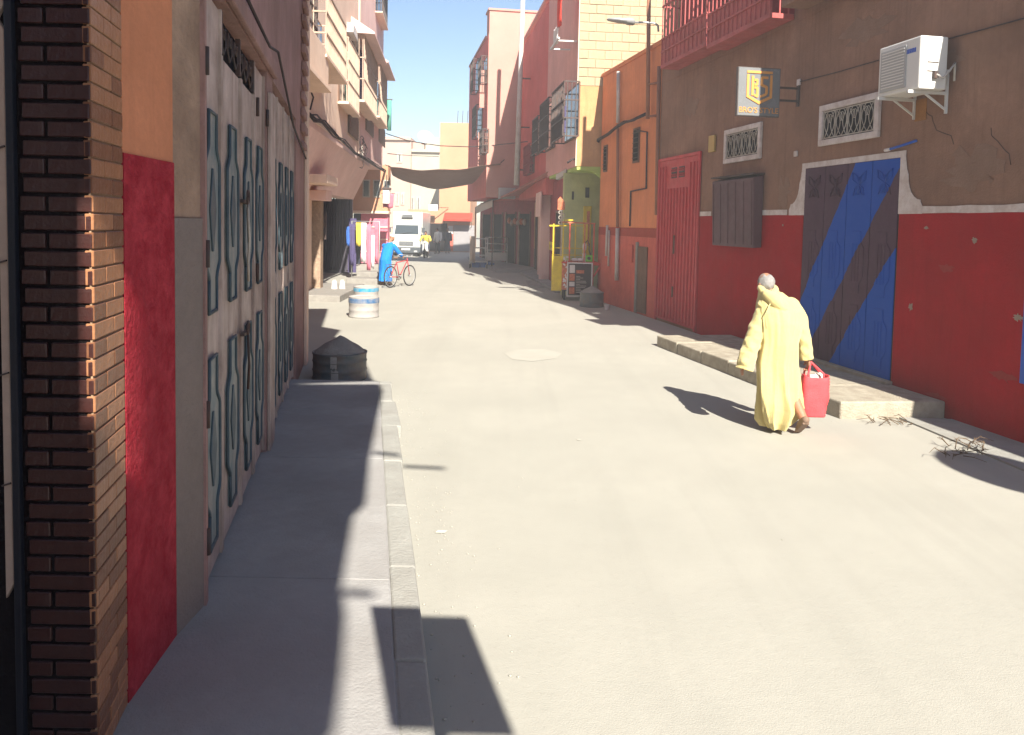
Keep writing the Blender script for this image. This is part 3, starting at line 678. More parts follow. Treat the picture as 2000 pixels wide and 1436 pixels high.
# ---- air conditioner on brackets
ac_u1 = WA.uz(1716, 140, .45)[0]; ac_u0 = WA.uz(1797, 125, .45)[0]
zb = .5*(WA.uz(1716,189,.45)[1]+WA.uz(1793,176,.45)[1]); zt = .5*(WA.uz(1717,94,.45)[1]+WA.uz(1797,71,.45)[1])
print('ac', ac_u0, ac_u1, zb, zt)
ac = WA.root('air_conditioner', 'white air conditioner unit on brackets above the striped door', 'air conditioner')
ac.location = WA.w((ac_u0+ac_u1)/2, 0, zb); hw = (ac_u1-ac_u0)/2; hh = zt-zb
cs = box('casing', K['ac_white'], ac, -hw, hw, .10, .45, 0, hh, .018)
MB().prism([(-.14+.0,.05),(hw-.05,.05),(hw-.05,hh-.06),(-.14,hh-.06)], .451, .462).build('fan_grille', K['ac_grey'], cs, .02)
fl = MB()
for k in range(13): z = .09+(hh-.19)*k/12; fl.box(-.11, hw-.08, .4625, .468, z, z+.012)
fl.build('louvre', K['ac_white'], cs)
for k in range(5): box('logo_stroke', K['blue_paint'], cs, -hw+.08+k*.035, -hw+.105+k*.035, .4505, .4545, hh-.17, hh-.12)
for z in (.30, .40): box('vent_slot', K['iron'], cs, -hw-.004, -hw-.001, .22, .36, hh-z, hh-z+.012)
box('valve', K['iron'], cs, -hw-.04, -hw-.002, .24, .29, .12, .2)
MB().tube([(-hw-.03,.26,.16),(-hw-.07,.2,.12),(-hw-.06,.12,.2),(-hw-.03,.03,.3),(-hw-.02,.02,.1)], .014, 6).build('pipe', K['pipe_white'], cs)
for u in (-hw+.1, hw-.1):
    br = MB(); br.bar((u,.012,-.02),(u,.52,-.02),.035,.035); br.bar((u,.012,-.25),(u,.012,.25),.035,.02); br.bar((u,.03,-.2),(u,.3,-.03),.02); br.build('bracket', K['white_metal'], ac)

# ---- hanging sign
sg_p = AT(1467, 180, 12.25)
sg_u = (Vector((sg_p.x,sg_p.y,0))-WA.p0).dot(WA.d)
v0 = .33
sgz0, sgz1 = AT(1467, 227, 12.25).z, AT(1467, 131, 12.25).z
sw_ = .70
sg = WA.root('hanging_sign', 'square hanging shop sign with gold BS shield emblem above the small window', 'sign')
sg.location = WA.w(sg_u, 0, sgz0); H = sgz1-sgz0
print('sign', sg_u, sgz0, sgz1)
# local: y out from wall, x along the wall; face looks towards -x (the viewer)
board = box('board', K['sign_face'], sg, 0, .07, v0, v0+sw_, 0, H, .008)
box('face', mat('sign_grey', (.18,.185,.19), rough=.25, var=.05, bump=0), board, -.0035, -.0005, v0+.012, v0+sw_-.012, .012, H-.012)
def fx(a): return v0 + sw_ - a*sw_                # a: 0..1 left to right as seen by the viewer
def fp(poly, d=.012, nm='emblem'):
    return MB().prism([(fx(a), z*H) for a, z in poly], -.004-d, -.0042, 'x').build(nm, K['sign_gold'], board)
fp([(.20,.875),(.80,.875),(.80,.925),(.20,.925)])
fp([(.20,.85),(.255,.85),(.255,.42),(.5,.31),(.745,.42),(.745,.85),(.80,.85),(.80,.385),(.5,.245),(.20,.385)])
# letters B and S as block strokes
for poly in ([(.31,.42),(.37,.42),(.37,.82),(.31,.82)], [(.375,.765),(.45,.765),(.47,.74),(.47,.65),(.44,.62),(.375,.62),(.375,.67),(.42,.67),(.42,.715),(.375,.715)],
             [(.375,.61),(.45,.61),(.48,.585),(.48,.40),(.45,.38),(.375,.41),(.375,.455),(.425,.445),(.425,.56),(.375,.56)],
             [(.70,.77),(.70,.82),(.56,.82),(.525,.79),(.525,.64),(.555,.61),(.64,.585),(.64,.48),(.58,.45),(.525,.43),(.525,.385),(.58,.40),(.66,.43),(.695,.47),(.695,.61),(.665,.635),(.58,.66),(.58,.77)]):
    fp(poly, .012, 'letter')
def text(body, size, mt, parent, loc, rot, ex=.003, align='CENTER'):
    cu = bpy.data.curves.new('lettering', 'FONT'); cu.body = body; cu.size = size; cu.extrude = ex; cu.align_x = align; cu.align_y = 'CENTER'
    t = bpy.data.objects.new('tmp', cu); COL.objects.link(t); bpy.context.view_layer.update()
    me = bpy.data.meshes.new_from_object(t.evaluated_get(bpy.context.evaluated_depsgraph_get())); bpy.data.objects.remove(t)
    o = bpy.data.objects.new('lettering', me); COL.objects.link(o); me.materials.clear(); me.materials.append(mt); o.parent = parent; o.location = loc; o.rotation_euler = rot
    return o
tx = text("BRO'S STYLE", .118, K['sign_gold'], board, (-.009, v0+sw_*.5, H*.12), (R(90), 0, R(-90)))
for z in (H*.36, H*.62): MB().bar((.035,.002,z),(.035,v0,z),.03).build('arm', K['iron'], sg)
MB().box(.0,.07,.001,.02,H*.25,H*.75).build('wall_plate', K['iron'], sg)

# ---- low stone platform in front of the striped door
ps = thing('stone_platform', 'long low stone platform along the foot of the red dado', 'step', (3.7, 9.0, 0))
P0 = G(1641, 818.6); P1 = G(1282, 675.6)
def pw(p): return (p[0]-3.7, p[1]-9.0)
nA = 6
for i in range(nA):
    t0_, t1_ = i/nA, (i+1)/nA; a = P0.lerp(P1, t0_+(.0015 if i else 0)); b = P0.lerp(P1, t1_-.0015)
    if i > 0: a = a + Vector((random.uniform(-.015,.015),0,0))
    wa = WA.w((Vector((a.x,a.y,0))-WA.p0).dot(WA.d)+.0, .014, 0); wb = WA.w((Vector((b.x,b.y,0))-WA.p0).dot(WA.d), .014, 0)
    if i == 0: wa = WA.w((Vector((a.x,a.y,0))-WA.p0).dot(WA.d)-.1, .014, 0)
    MB().prism([pw(a), pw(wa), pw(wb), pw(b)], -.05, .195+random.uniform(-.008,.008), 'z').build('stone', K['step'], ps, .02, 2)
# cement strip between road and wall, near right
cs_ = struct(MB().prism([(WA.w(0,0,0).x,WA.w(0,0,0).y)[0:2], (WA.w(yu(8.9),0,0).x,8.9), (4.45,8.95), (4.72,6.2), (6.3,-6)], -.1, .018, 'z').build('wall_foot', K['kerb']))
# thin strands added in place of shadow scribbles by the wall foot
def shadow_strands(name, label, x0, y0, x1, y1, n, z):
    c = G((x0+x1)/2, (y0+y1)/2); t = thing(name, label, 'shadow_strands', (c.x, c.y, z)); mb = MB()
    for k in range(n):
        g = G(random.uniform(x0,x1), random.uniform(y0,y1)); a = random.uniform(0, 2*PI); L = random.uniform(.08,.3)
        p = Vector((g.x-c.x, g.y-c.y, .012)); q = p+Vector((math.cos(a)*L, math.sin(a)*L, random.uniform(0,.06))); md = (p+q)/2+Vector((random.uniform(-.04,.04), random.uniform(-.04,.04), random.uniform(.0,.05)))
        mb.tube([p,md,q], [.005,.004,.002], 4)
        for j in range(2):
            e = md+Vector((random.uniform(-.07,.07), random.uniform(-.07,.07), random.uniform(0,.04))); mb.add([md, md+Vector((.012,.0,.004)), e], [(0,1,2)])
    stuff(mb.build('shadow_tangle', K['shadow_strand'], t)); return t
shadow_strands('shadow_scribble', 'thin dark strands standing in for a tangled shadow on the ground at the foot of the wall, lower right', 1835, 872, 1935, 898, 24, .02)
shadow_strands('shadow_scribble', 'thin dark strands standing in for a shadow against the end of the stone platform', 1705, 822, 1780, 834, 12, .0)
# unseen dish added above the frame to cast an oval shadow
dl = up4(G(1985, 926), 3.6)
sdh = thing('shadow_dish', 'unseen grey dish added high by the brown building to cast an oval shadow', 'satellite dish', (dl.x, dl.y, 3.6))
dm = MB().lathe([(.02,.0),(.2,.03),(.38,.10),(.46,.16),(.45,.17),(.37,.115),(.2,.05),(.01,.02)], n=28).build('dish', K['grey_metal'], sdh); dm.rotation_euler = (R(48), 0, R(-18))
MB().bar((0,0,-.05),(.55,-.1,-.3),.05).build('mount', K['grey_metal'], sdh)
# ---------------------------------------------------------------- right: low orange house
W1 = Wall((3.31,18.21), (2.44,22.5)); L1 = W1.L
b1 = W1.root('orange_house', 'low orange house between the brown building and the cream block wall', 'building')
zr = .5*(W1.uz(1281,87)[1] + W1.uz(1172,160)[1])
zb0 = W1.uz(1230,445)[1]; zb1 = W1.uz(1230,462)[1]
print('R1', zr, zb0, zb1, L1)
box('wall', K['orange_stucco'], b1, 0, L1, -7, 0, 0, zr)
box('parapet', K['orange_stucco'], b1, 0, L1+.02, -.25, .05, zr+.002, zr+.10, .02)
box('lower_band', K['orange_low'], b1, .01, L1-.01, .0005, .012, 0, zb1)
box('upper_band', K['orange_band'], b1, .01, L1-.01, .0005, .016, zb1+.002, zb0)
def slit(x0,y0,x1,y1):
    a0,a1,z0,z1 = W1.rect(x0,y0,x1,y1)
    w = box('window', K['wood_brown'], b1, a0, a1, .001, .03, z0, z1, .005)
    box('pane', K['dark_interior'], w, a0+.05, a1-.05, .031, .034, z0+.05, z1-.05)
    g = MB()
    for k in range(1, 7): z = z0+(z1-z0)*k/7; g.bar((a0+.03,.045,z),(a1-.03,.045,z),.018)
    g.build('window_bars', K['iron'], w)
slit(1238,250,1250,318); slit(1180,284,1187,336)
def p1(px,py,v=.03): u,z = W1.uz(px,py,v); return (u,v,z)
MB().tube([p1(1208,140,.08), p1(1207,240,.08)], .05, 8).build('downpipe', K['pipe_white'], b1)
MB().tube([p1(1207,242,.08), p1(1206,444,.08)], .042, 8).build('downpipe', K['pipe_brown'], b1)
MB().tube([p1(1206,446,.08), p1(1204,548,.08)], .052, 8).build('downpipe', K['pipe_white'], b1)
MB().tube([p1(1243,255,.05), p1(1264,258,.05), p1(1262,368), p1(1232,374), p1(1230,442)], .022, 6).build('conduit', K['cable'], b1)
dd = W1.rect(1247,482,1265,622); 
dr = box('door', K['wood_brown'], b1, dd[0], dd[1], .017, .04, .05, dd[3], .005)
box('door_frame', K['concrete'], dr, dd[1]+.002, dd[1]+.12, .017, .06, .02, dd[3]+.1)
box('meter_box', K['orange_low'], b1, *W1.rect(1230,478,1238,512)[:2], .017, .06, W1.rect(1230,478,1238,512)[2], W1.rect(1230,478,1238,512)[3], .006)
mtp = MB(); mtp.tube([p1(1186,440,.06), p1(1184,500,.06)], .035, 6); mtp.tube([p1(1190,450,.06), p1(1188,520,.06)], .025, 6); mtp.build('meter_pipe', K['pipe_white'], b1)
# rusty standpipe rising past the roof, with bracket
pp = thing('standpipe', 'rusty pipe standing above the roof of the orange house', 'pipe', W1.p0, W1.rz)
a = p1(1265,232,.12); b = p1(1268,-60,.12)
MB().tube([a, b], .05, 8).build('pipe', K['pipe_brown'], pp)
MB().tube([(a[0],a[1],a[2]+.05), (a[0]-.25,.02,a[2]+.04)], .03, 6).build('bracket', K['pipe_brown'], pp)
c_ = p1(1267,165,.12); MB().tube([c_, (c_[0]-.25,.0,c_[2]+.0)], .025, 6).build('bracket', K['pipe_brown'], pp)
# sagging bundle of black cables
cbn = thing('cable_bundle', 'black cable bundle sagging along the orange house to the arcade', 'cables', W1.p0, W1.rz)
pts = [p1(1262,224,.07), p1(1240,234,.09), p1(1222,238,.09), p1(1205,247,.12), p1(1190,262,.08), p1(1170,272,.06), p1(1166,290,.05)]
for k in range(4):
    MB().tube([(x+random.uniform(-.02,.02), y+.015*k, z+random.uniform(-.035,.035)) for x,y,z in pts], .022, 5).build('cable', K['cable'], cbn)
MB().tube([p1(1166,290,.05), p1(1163,306,.06), p1(1150,314,.3), p1(1118,311,.75), p1(1108,318,.9)], .03, 6).build('cable', K['cable'], cbn)
# street lamp on the corner of the brown building
lm = thing('street_lamp', 'grey street lamp on a curved arm at the corner of the brown building', 'street lamp', (3.31,18.2,0))
def rl(px,py,Y): p = AT(px,py,Y); return (p.x-3.31, p.y-18.2, p.z)
MB().tube([rl(1286,62,18.1), rl(1285,50,18.1), rl(1279,46,18.1), rl(1262,44,18.1), rl(1238,44,18.1)], .025, 6).build('arm', K['grey_metal'], lm)
h0_, h1_ = Vector(rl(1185,38,18.1)), Vector(rl(1240,43,18.1)); dv = h1_-h0_
hd = MB(); 
hd.loft([[tuple(h0_+dv*t+Vector((0, w*math.cos(2*PI*j/10), h*math.sin(2*PI*j/10)))) for j in range(10)] for t,w,h in ((0,.02,.01),(.06,.10,.03),(.4,.14,.055),(.68,.13,.06),(.72,.11,.085),(.95,.10,.08),(1,.04,.04))], smooth=True)
hd.build('lamp_head', K['grey_metal'], lm)

# ---------------------------------------------------------------- right: tall block house over the arcade
W2 = Wall((1.75,22.5), (.25,36.2)); L2 = W2.L; ZU = 3.78; ZR2 = 10.1
b2 = W2.root('tall_house', 'tall mauve and red house over a green arcade, its end wall of bare cream blocks', 'building')
nW = L2*.42
box('wall', K['mauve'], b2, .02, nW, -9, 0, ZU, ZR2)
box('wall', K['red_facade'], b2, nW+.001, L2, -9, -.004, ZU-.6, ZR2-.15)
box('roof_edge', K['mauve'], b2, .0, L2, -.2, .06, ZR2+.002, ZR2+.12, .01)
# end wall: bare blocks above, ochre render below
ez = AT(1150,168,22.5).z
box('end_render', K['ochre'], b2, -.02, .018, -9, .003, ZU, ez)
box('mortar', K['mortar_cream'], b2, -.005, .019, -9, .002, ez+.001, ZR2)
bw, bh = .46, .235; blk = []
for w_ in (bw, bw*.55):
    mb = MB().box(0,.03,0,w_,0,bh); me = mb.mesh('block'); me.materials.append(K['block_cream']); bm = bmesh.new(); bm.from_mesh(me); bmesh.ops.bevel(bm, geom=list(bm.edges), offset=.008, segments=1, affect='EDGES'); bm.to_mesh(me); bm.free(); blk.append(me)
r_ = 0; z = ez+.006
while z < 8.9:
    v = .0; first = True
    while v > -2.7:
        w_ = bw*.55 if (first and r_ % 2) else bw; first = False
        inst('block', blk[1 if w_ < bw else 0], b2, (-.022+random.uniform(-.006,.006), v-w_, z+random.uniform(-.004,.004)), (0, random.uniform(-.012,.012), random.uniform(-.008,.008)))
        v -= w_ + .014
    z += bh + .015; r_ += 1
box('quoin', K['peach'], b2, -.03, .02, .004, .03, ZU, ZR2, .004)
def p2(px,py,v=.03): u,z = W2.uz(px,py,v); return (u,v,z)
# window cages on the facade
def wcage(x0,y0,x1,y1,dep,label_mat,parent,Wl):
    a0,a1,z0,z1 = Wl.rect(x0,y0,x1,y1,dep*.85)
    fr = box('window', K['wood_brown'], parent, a0, a1, .002, .04, z0, z1)
    box('pane', K['glass_dark'], fr, a0+.06, a1-.06, .041, .046, z0+.06, z1-.06)
    g = MB()
    for z in (z0, z0+(z1-z0)*.33, z0+(z1-z0)*.66, z1):
        g.bar((a0,dep,z),(a1,dep,z),.035); g.bar((a0,.03,z),(a0,dep,z),.035); g.bar((a1,.03,z),(a1,dep,z),.035)
    n = max(4, int((a1-a0)/.16))
    for i in range(n+1): g.bar((a0+(a1-a0)*i/n,dep,z0),(a0+(a1-a0)*i/n,dep,z1),.022)
    for v in (.12,.24,.36):
        if v < dep:
            for a in (a0,a1): g.bar((a,v,z0),(a,v,z1),.022)
    g.build('window_cage', label_mat, fr)
    return fr, a0, a1, z0, z1
fr, a0, a1, z0, z1 = wcage(1082,172,1106,272,.45,K['iron'],b2,W2)
box('curtain', K['cloth_violet'], fr, a0+.05, a1-.05, .38, .42, z0+.1, z0+(z1-z0)*.55)
wcage(1056,200,1073,292,.25,K['iron'],b2,W2); wcage(1041,232,1052,300,.2,K['iron'],b2,W2)
wcage(1024,285,1036,340,.2,K['maroon'],b2,W2); wcage(993,160,1004,224,.2,K['iron'],b2,W2); wcage(988,310,1000,358,.15,K['iron'],b2,W2)
# small box and laundry high up
ld = thing('laundry', 'red and pale laundry hanging from a bracket high on the tall mauve house', 'laundry', W2.p0, W2.rz)
q0 = p2(1092,5,.5); q1 = p2(1094,48,.5)
def drape(mb, a0, a1, v, zt, zb, amp=.05, n=10, m=6):
    vs = []
    for i in range(m+1):
        for j in range(n+1):
            t = j/n; s_ = i/m
            vs.append((a0+(a1-a0)*(t*(1-.12*s_)+.06*s_), v+amp*math.sin(t*9+s_*1.3)*s_+.02*math.sin(t*23), zt+(zb-zt)*s_+.03*math.sin(t*7)*s_))
    k = n+1
    fs = [(i*k+j,i*k+j+1,(i+1)*k+j+1,(i+1)*k+j) for i in range(m) for j in range(n)]
    return mb.add(vs, fs, True)
def cloth(name, m, parent, a0, a1, v, zt, zb, amp=.05):
    o = drape(MB(), a0, a1, v, zt, zb, amp).build(name, m, parent); s_ = o.modifiers.new('s','SOLIDIFY'); s_.thickness = .012; return o
cloth('red_cloth', K['awning_red'], ld, q0[0]-.5, q0[0]+.2, .5, q0[2]+.3, q1[2])
q2 = p2(1085,55,.5); q3 = p2(1085,86,.5)
cloth('pale_cloth', K['cloth_white'], ld, q2[0]-.6, q2[0]+.3, .5, q2[2], q3[2])
MB().bar((q3[0]-.9,.55,q3[2]-.03),(q3[0]+.6,.55,q3[2]-.03),.05).build('rod', K['white_metal'], ld)
for s_ in (-.7,.4): MB().bar((q3[0]+s_,.0,q3[2]-.06),(q3[0]+s_,.56,q3[2]-.06),.04).build('rod_bracket', K['white_metal'], ld)
# tall steel mast on the facade
ms = thing('steel_mast', 'tall pale steel mast fixed to the red house facade', 'mast', W2.p0, W2.rz)
mu = W2.uz(1010, 340, .3)[0]
ma = AT(1009,362,33.0); mb_ = AT(1022,-20,33.0)
def rel2(p): q = p - W2.p0; return (q.dot(W2.d), q.dot(W2.n), p.z)
MB().tube([rel2(ma), rel2(ma.lerp(mb_,.5)), rel2(mb_)], [.12,.10,.09], 10).build('pole', K['pipe_white'], ms)
for f_ in (.08,.3,.55): 
    c_ = rel2(ma.lerp(mb_,f_)); MB().bar((c_[0],c_[1],c_[2]),(c_[0],-.02,c_[2]),.05).build('bracket', K['iron'], ms)
# arcade below: green end, soffit arch, maroon shop front
zs = ZU
g0 = AT(1130,540,23.0)
box('soffit', K['green_soffit'], b2, .0, 5.0, -2.6, -.02, zs-.10, zs-.002)
ar = MB(); n = 12
pts = [(0.0,zs-.1)]
for i in range(n+1):
    t = i/n; v = -.05-1.25*t; pts.append((v, zs-.12-.75*max(0,(t-.25)/.75)**1.6))
arch = [( -.03, zs-.001)] + [(v,z) for v,z in pts[1:]] + [(-1.32, zs-.001)]
MB().prism(arch, .03, .28, 'x').build('arch', K['green_soffit'], b2)
gy = 1.2       # green wall facing the viewer stands a little behind the end of the orange house
ga = AT(1098,0,23.9).x; 
def rl2(p): q = Vector((p[0],p[1],0)) - W2.p0; return (q.dot(W2.d), q.dot(W2.n))
gw0 = rl2((1.52,23.9)); 
box('green_wall', K['green_wall'], b2, gw0[0], gw0[0]+.25, -4, gw0[1], 0, zs-.103)
yd0 = AT(1139,480,23.85); yd1 = AT(1157,403,23.85)
ydl = [rl2((yd0.x,23.85)), rl2((yd1.x,23.85))]
ydr = box('door', K['cart_yellow'], b2, gw0[0]-.05, gw0[0]-.002, ydl[1][1], ydl[0][1], .1, yd1.z, .01)
box('door_panel', K['poster_orange'], ydr, gw0[0]-.056, gw0[0]-.051, ydl[1][1]+.05, ydl[1][1]+.14, 1.5, yd1.z-.15)
for x0,x1,y0,y1 in ((1145,1153,366,386),(1118,1122,374,390)):
    va = rl2((AT(x1,y0,23.85).x,23.85))[1]; vb = rl2((AT(x0,y0,23.85).x,23.85))[1]
    box('vent', K['dark_interior'], b2, gw0[0]-.012, gw0[0]-.001, va, vb, AT(x0,y1,23.85).z, AT(x0,y0,23.85).z)
WG = Wall((1.62,24.2), (.98,36.5)); LG = WG.L
gf = WG.root('arcade_shops', 'row of maroon shop fronts under the overhang of the tall house', 'building')
gz = 3.6
box('wall', K['maroon'], gf, 0, 5.2, -6, 0, 0, gz)
box('wall', K['ochre'], gf, 5.201, LG, -6, -.002, 0, 3.1)
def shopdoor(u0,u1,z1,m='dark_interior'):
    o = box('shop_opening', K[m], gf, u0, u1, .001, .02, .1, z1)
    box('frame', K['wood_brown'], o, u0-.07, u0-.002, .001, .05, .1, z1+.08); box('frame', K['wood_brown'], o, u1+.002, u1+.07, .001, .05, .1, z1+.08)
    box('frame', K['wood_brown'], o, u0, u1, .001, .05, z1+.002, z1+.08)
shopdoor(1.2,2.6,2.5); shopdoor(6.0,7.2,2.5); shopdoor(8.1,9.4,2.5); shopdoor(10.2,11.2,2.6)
box('dado', K['cloth_dark'], gf, 5.25, 12, .0, .012, .05, 1.0)
box('pillar', K['peach_pink'], gf, 5.0, 5.35, .003, .35, 0, 3.2, .01); box('pillar', K['peach_pink'], gf, 7.5, 7.85, .003, .2, 0, 3.2, .01)
box('fascia', K['peach_pink'], gf, 4.6, 6.6, .36, .42, 2.4, 3.3, .01)
yb = box('yellow_band', K['cart_yellow'], gf, 2.9, 4.9, .001, .03, 1.2, 1.5)
for k in range(4): MB().lathe([(.0,0),(.06,0),(.06,.008),(0,.008)], n=10).build('dot', K['cable'], yb).matrix_local = Matrix.Translation((3.2+k*.42,.03,1.35)) @ Matrix.Rotation(R(-90),4,'X')
MB().lathe([(.0,0),(.26,0),(.26,.02),(0,.02)], n=18).build('blue_disc', K['drum_blue'], gf).matrix_local = Matrix.Translation((3.3,.01,.85)) @ Matrix.Rotation(R(-90),4,'X')
for k in (0,1):
    c_ = AT(1093+k*11, 364, 24.6); q = rel(c_) if False else (Vector((c_.x,c_.y,0))-WG.p0)
    box('ceiling_lamp', K['white_metal'], gf, q.dot(WG.d)-.08, q.dot(WG.d)+.08, q.dot(WG.n)-.07, q.dot(WG.n)+.07, zs-.18, zs-.104, .01)
# long thin rusty canopy over the shops and the pale awning
cn = thing('shop_awning', 'long rusty sheet awning over the arcade shops', 'awning', WG.p0, WG.rz)
def pg(px,py,Y): p = AT(px,py,Y); q = p-WG.p0; return (q.dot(WG.d), q.dot(WG.n), p.z)
s_ = MB(); A1, A2 = pg(1108,330,26.0), pg(985,386,36.0); 
s_.add([(A1[0],-.0,A1[2]+.15),(A1[0],A1[1]+.15,A1[2]-.0),(A2[0],A2[1]+.15,A2[2]),(A2[0],0.0,A2[2]+.2)]+[(A1[0],-.0,A1[2]+.19),(A1[0],A1[1]+.15,A1[2]+.04),(A2[0],A2[1]+.15,A2[2]+.04),(A2[0],0.0,A2[2]+.24)], [(3,2,1,0),(4,5,6,7),(0,1,5,4),(1,2,6,5),(2,3,7,6),(3,0,4,7)])
s_.build('sheet', K['awning_rust'], cn)
MB().bar((A1[0],A1[1]+.15,A1[2]),(A2[0],A2[1]+.15,A2[2]),.06).build('edge_bar', K['awning_rust'], cn)
pa = thing('pale_awning', 'pale canvas awning at the far end of the arcade shops', 'awning', (-.2,37,0))
def rp(px,py,Y): p = AT(px,py,Y); return (p.x+.2, p.y-37, p.z)
b_1, b_2, b_3, b_4 = rp(929,404,38.5), rp(963,391,36.6), rp(1000,380,38.5), rp(960,386,41)
vs = [b_1, b_2, b_3, b_4]; MB().add([(v[0],v[1],v[2]) for v in vs]+[(v[0],v[1],v[2]-.04) for v in vs]+[(b_1[0],b_1[1],b_1[2]-.35),(b_2[0],b_2[1],b_2[2]-.3)], [(0,1,2,3),(7,6,5,4),(1,2,6,5),(2,3,7,6),(3,0,4,7),(4,5,9,8),(0,1,5,4)]).build('awning_cloth', K['awning_pale'], pa)
for q_ in (b_1, b_2): MB().tube([(q_[0],q_[1],0.1),(q_[0],q_[1],q_[2]-.02)], .03, 6).build('post', K['iron'], pa)
bs_ = thing('folded_canopy', 'small folded cream canopy under the overhang near the green arch', 'awning', (1.6,25,0))
f0, f1_ = AT(1086,341,24.5), AT(1106,333,24.0)
MB().add([(f0.x-1.6,f0.y-25,f0.z),(f1_.x-1.6,f1_.y-25,f1_.z+.05),(f1_.x-1.6,f1_.y-25,f1_.z-.12),(f0.x-1.6,f0.y-25,f0.z-.16),(f0.x-1.5,f0.y-24.8,f0.z),(f1_.x-1.5,f1_.y-24.8,f1_.z+.05),(f1_.x-1.5,f1_.y-24.8,f1_.z-.12),(f0.x-1.5,f0.y-24.8,f0.z-.16)], [(0,1,2,3),(7,6,5,4),(0,4,5,1),(3,2,6,7),(1,5,6,2),(0,3,7,4)]).build('canopy_cloth', K['awning_pale'], bs_)

# ---------------------------------------------------------------- right, farther: pink house whose end wall stands out over the street
W3 = Wall((-1.25,36.2), (-2.55,44.2)); L3 = W3.L
b3 = W3.root('pink_house', 'pink house farther on whose sunlit end wall juts into the street', 'building')
box('wall', K['red_facade'], b3, .03, L3, -9, 0, 3.3, 10.6)
box('end_wall', K['pink'], b3, -.02, .028, -9, .004, 3.3, 10.62)
box('stair_tower', K['pink'], b3, .0, .9, -9, -.02, 10.622, 11.65); box('cornice', K['pink'], b3, -.06, .95, -9, .04, 11.652, 11.74)
box('parapet_cap', K['pink'], b3, .9, L3, -.3, .05, 10.622, 10.72)
def p3(px,py,v=.03): u,z = W3.uz(px,py,v); return (u,v,z)
for (x0,y0,x1,y1) in ((936,115,942,165),(924,210,932,268),(938,255,944,300),(921,120,926,180)):
    wcage(x0,y0,x1,y1,.3,K['iron'],b3,W3)
for (u,z) in ((.9,4.6),(.6,7.4)): box('sunlit_pilaster', K['pink'], b3, u, u+.12, .0, .3, z, z+1.7)
sh_ = rl
acz = AT(965,388,36.0).z
box('ac_unit', K['ac_grey'], b3, -.35, -.022, -1.3, -.55, acz, acz+.5, .02)
WGF = Wall((1.0,36.6), (-1.9,46.0))
b3g = WGF.root('corner_shops', 'dark shop fronts with hanging goods below the pink house', 'building')
box('wall', K['maroon'], b3g, 0, WGF.L, -5, 0, 0, 3.28)
for k in range(4):
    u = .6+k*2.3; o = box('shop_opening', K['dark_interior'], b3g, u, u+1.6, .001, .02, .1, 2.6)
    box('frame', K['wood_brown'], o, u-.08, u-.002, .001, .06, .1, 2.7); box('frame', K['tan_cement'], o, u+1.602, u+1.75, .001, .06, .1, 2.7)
for k in range(6):
    u = .9+k*.5; c_ = MB(); c_.ell((u,.2,2.2+.1*math.sin(k*3)), (.14,.1,.16), 8, 6); c_.build('hanging_goods', K['poster_orange' if k%2 else 'wood_pale'], b3g)

# ---------------------------------------------------------------- far end of the street
def facing(name, label, x0, x1, ytop, Y, m, deep=10, zbot=0):
    a, b = AT(x0,436,Y), AT(x1,436,Y); t = thing(name, label, 'building', (a.x,Y,0)); w = b.x-a.x; h = AT((x0+x1)/2,ytop,Y).z
    box('wall', K[m], t, 0, w, 0, deep, zbot, h); return t, w, h
o3, ow, oh = facing('orange_block', 'flat orange building closing the street above the red awning', 857, 918, 240, 57, 'end_orange')
def po(px,py,Y=57): p = AT(px,py,Y); return (p.x-o3.location.x, p.z)
for k in range(4): MB().bar((1.2+k*.35,.3,oh),(1.2+k*.35+.04,.3,oh+.9),.04).build('rebar', K['iron'], o3)
a_, z1_ = po(880,437); e_, z0_ = po(926,490)
sh = box('roller_shutter', K['shutter_grey'], o3, po(893,0)[0], e_, -.06, -.002, .05, z1_-.1)
for k in range(16): z = .15+k*(z1_-.3)/16; box('slat', K['shutter_grey'], sh, po(893,0)[0], e_, -.085, -.061, z, z+.10)
box('side_panel', K['white_metal'], o3, po(882,0)[0], po(892,0)[0], -.05, -.002, 1.3, z1_-.15); box('side_base', K['orange_low'], o3, po(882,0)[0], po(892,0)[0], -.05, -.002, .1, 1.29)
box('dark_shop', K['dark_interior'], o3, po(838,0)[0]-1.2, po(880,0)[0], -.04, -.002, .05, z1_-.0)
box('shop_side', K['end_orange'], o3, po(838,0)[0]-1.3, .0, .0, 6, 0, po(858,410)[1])
ra = thing('red_awning', 'bright red awning over the roller shutter at the street end', 'awning', (o3.location.x, 57, 0))
x0_, x1_ = po(875,0)[0], po(930,0)[0]; zt_ = po(900,416)[1]; zb_ = po(900,432)[1]
MB().prism([(-.1,zt_),(-1.0,zb_+.1),(-1.0,zb_),(-.1,zt_-.1)][::1], x0_, x1_, 'x').build('awning_cloth', K['awning_red'], ra)
for x in (x0_+.05, x1_-.05): MB().tube([(x,-.95,zb_+.05),(x,-.1,zb_-.4)], .02, 5).build('strut', K['iron'], ra)
g1, gw_, gh = facing('pink_end_house', 'pale pink house at the end of the street behind the truck', 735, 801, 268, 70, 'end_pink')
def winf(t, Y, x0,y0,x1,y1, m='cloth_white'):
    a, b = AT(x0,y1,Y), AT(x1,y0,Y); x = a.x-t.location.x; w = b.x-a.x
    f = box('window', K['iron_pale'], t, x, x+w, -.08, -.002, a.z, b.z); box('pane', K['glass_dark'], f, x+.12, x+w-.12, -.10, -.081, a.z+.12, b.z-.12)
    for k in (1,2): MB().box(x+w*k/3-.03,x+w*k/3+.03,-.12,-.101,a.z+.1,b.z-.1).build('mullion', K['iron_pale'], f)
winf(g1,70,772,376,780,402); winf(g1,70,783,376,790,400); winf(g1,70,775,300,786,318)
box('cornice', K['end_pink'], g1, 0, gw_, -.25, -.002, gh-.25, gh)
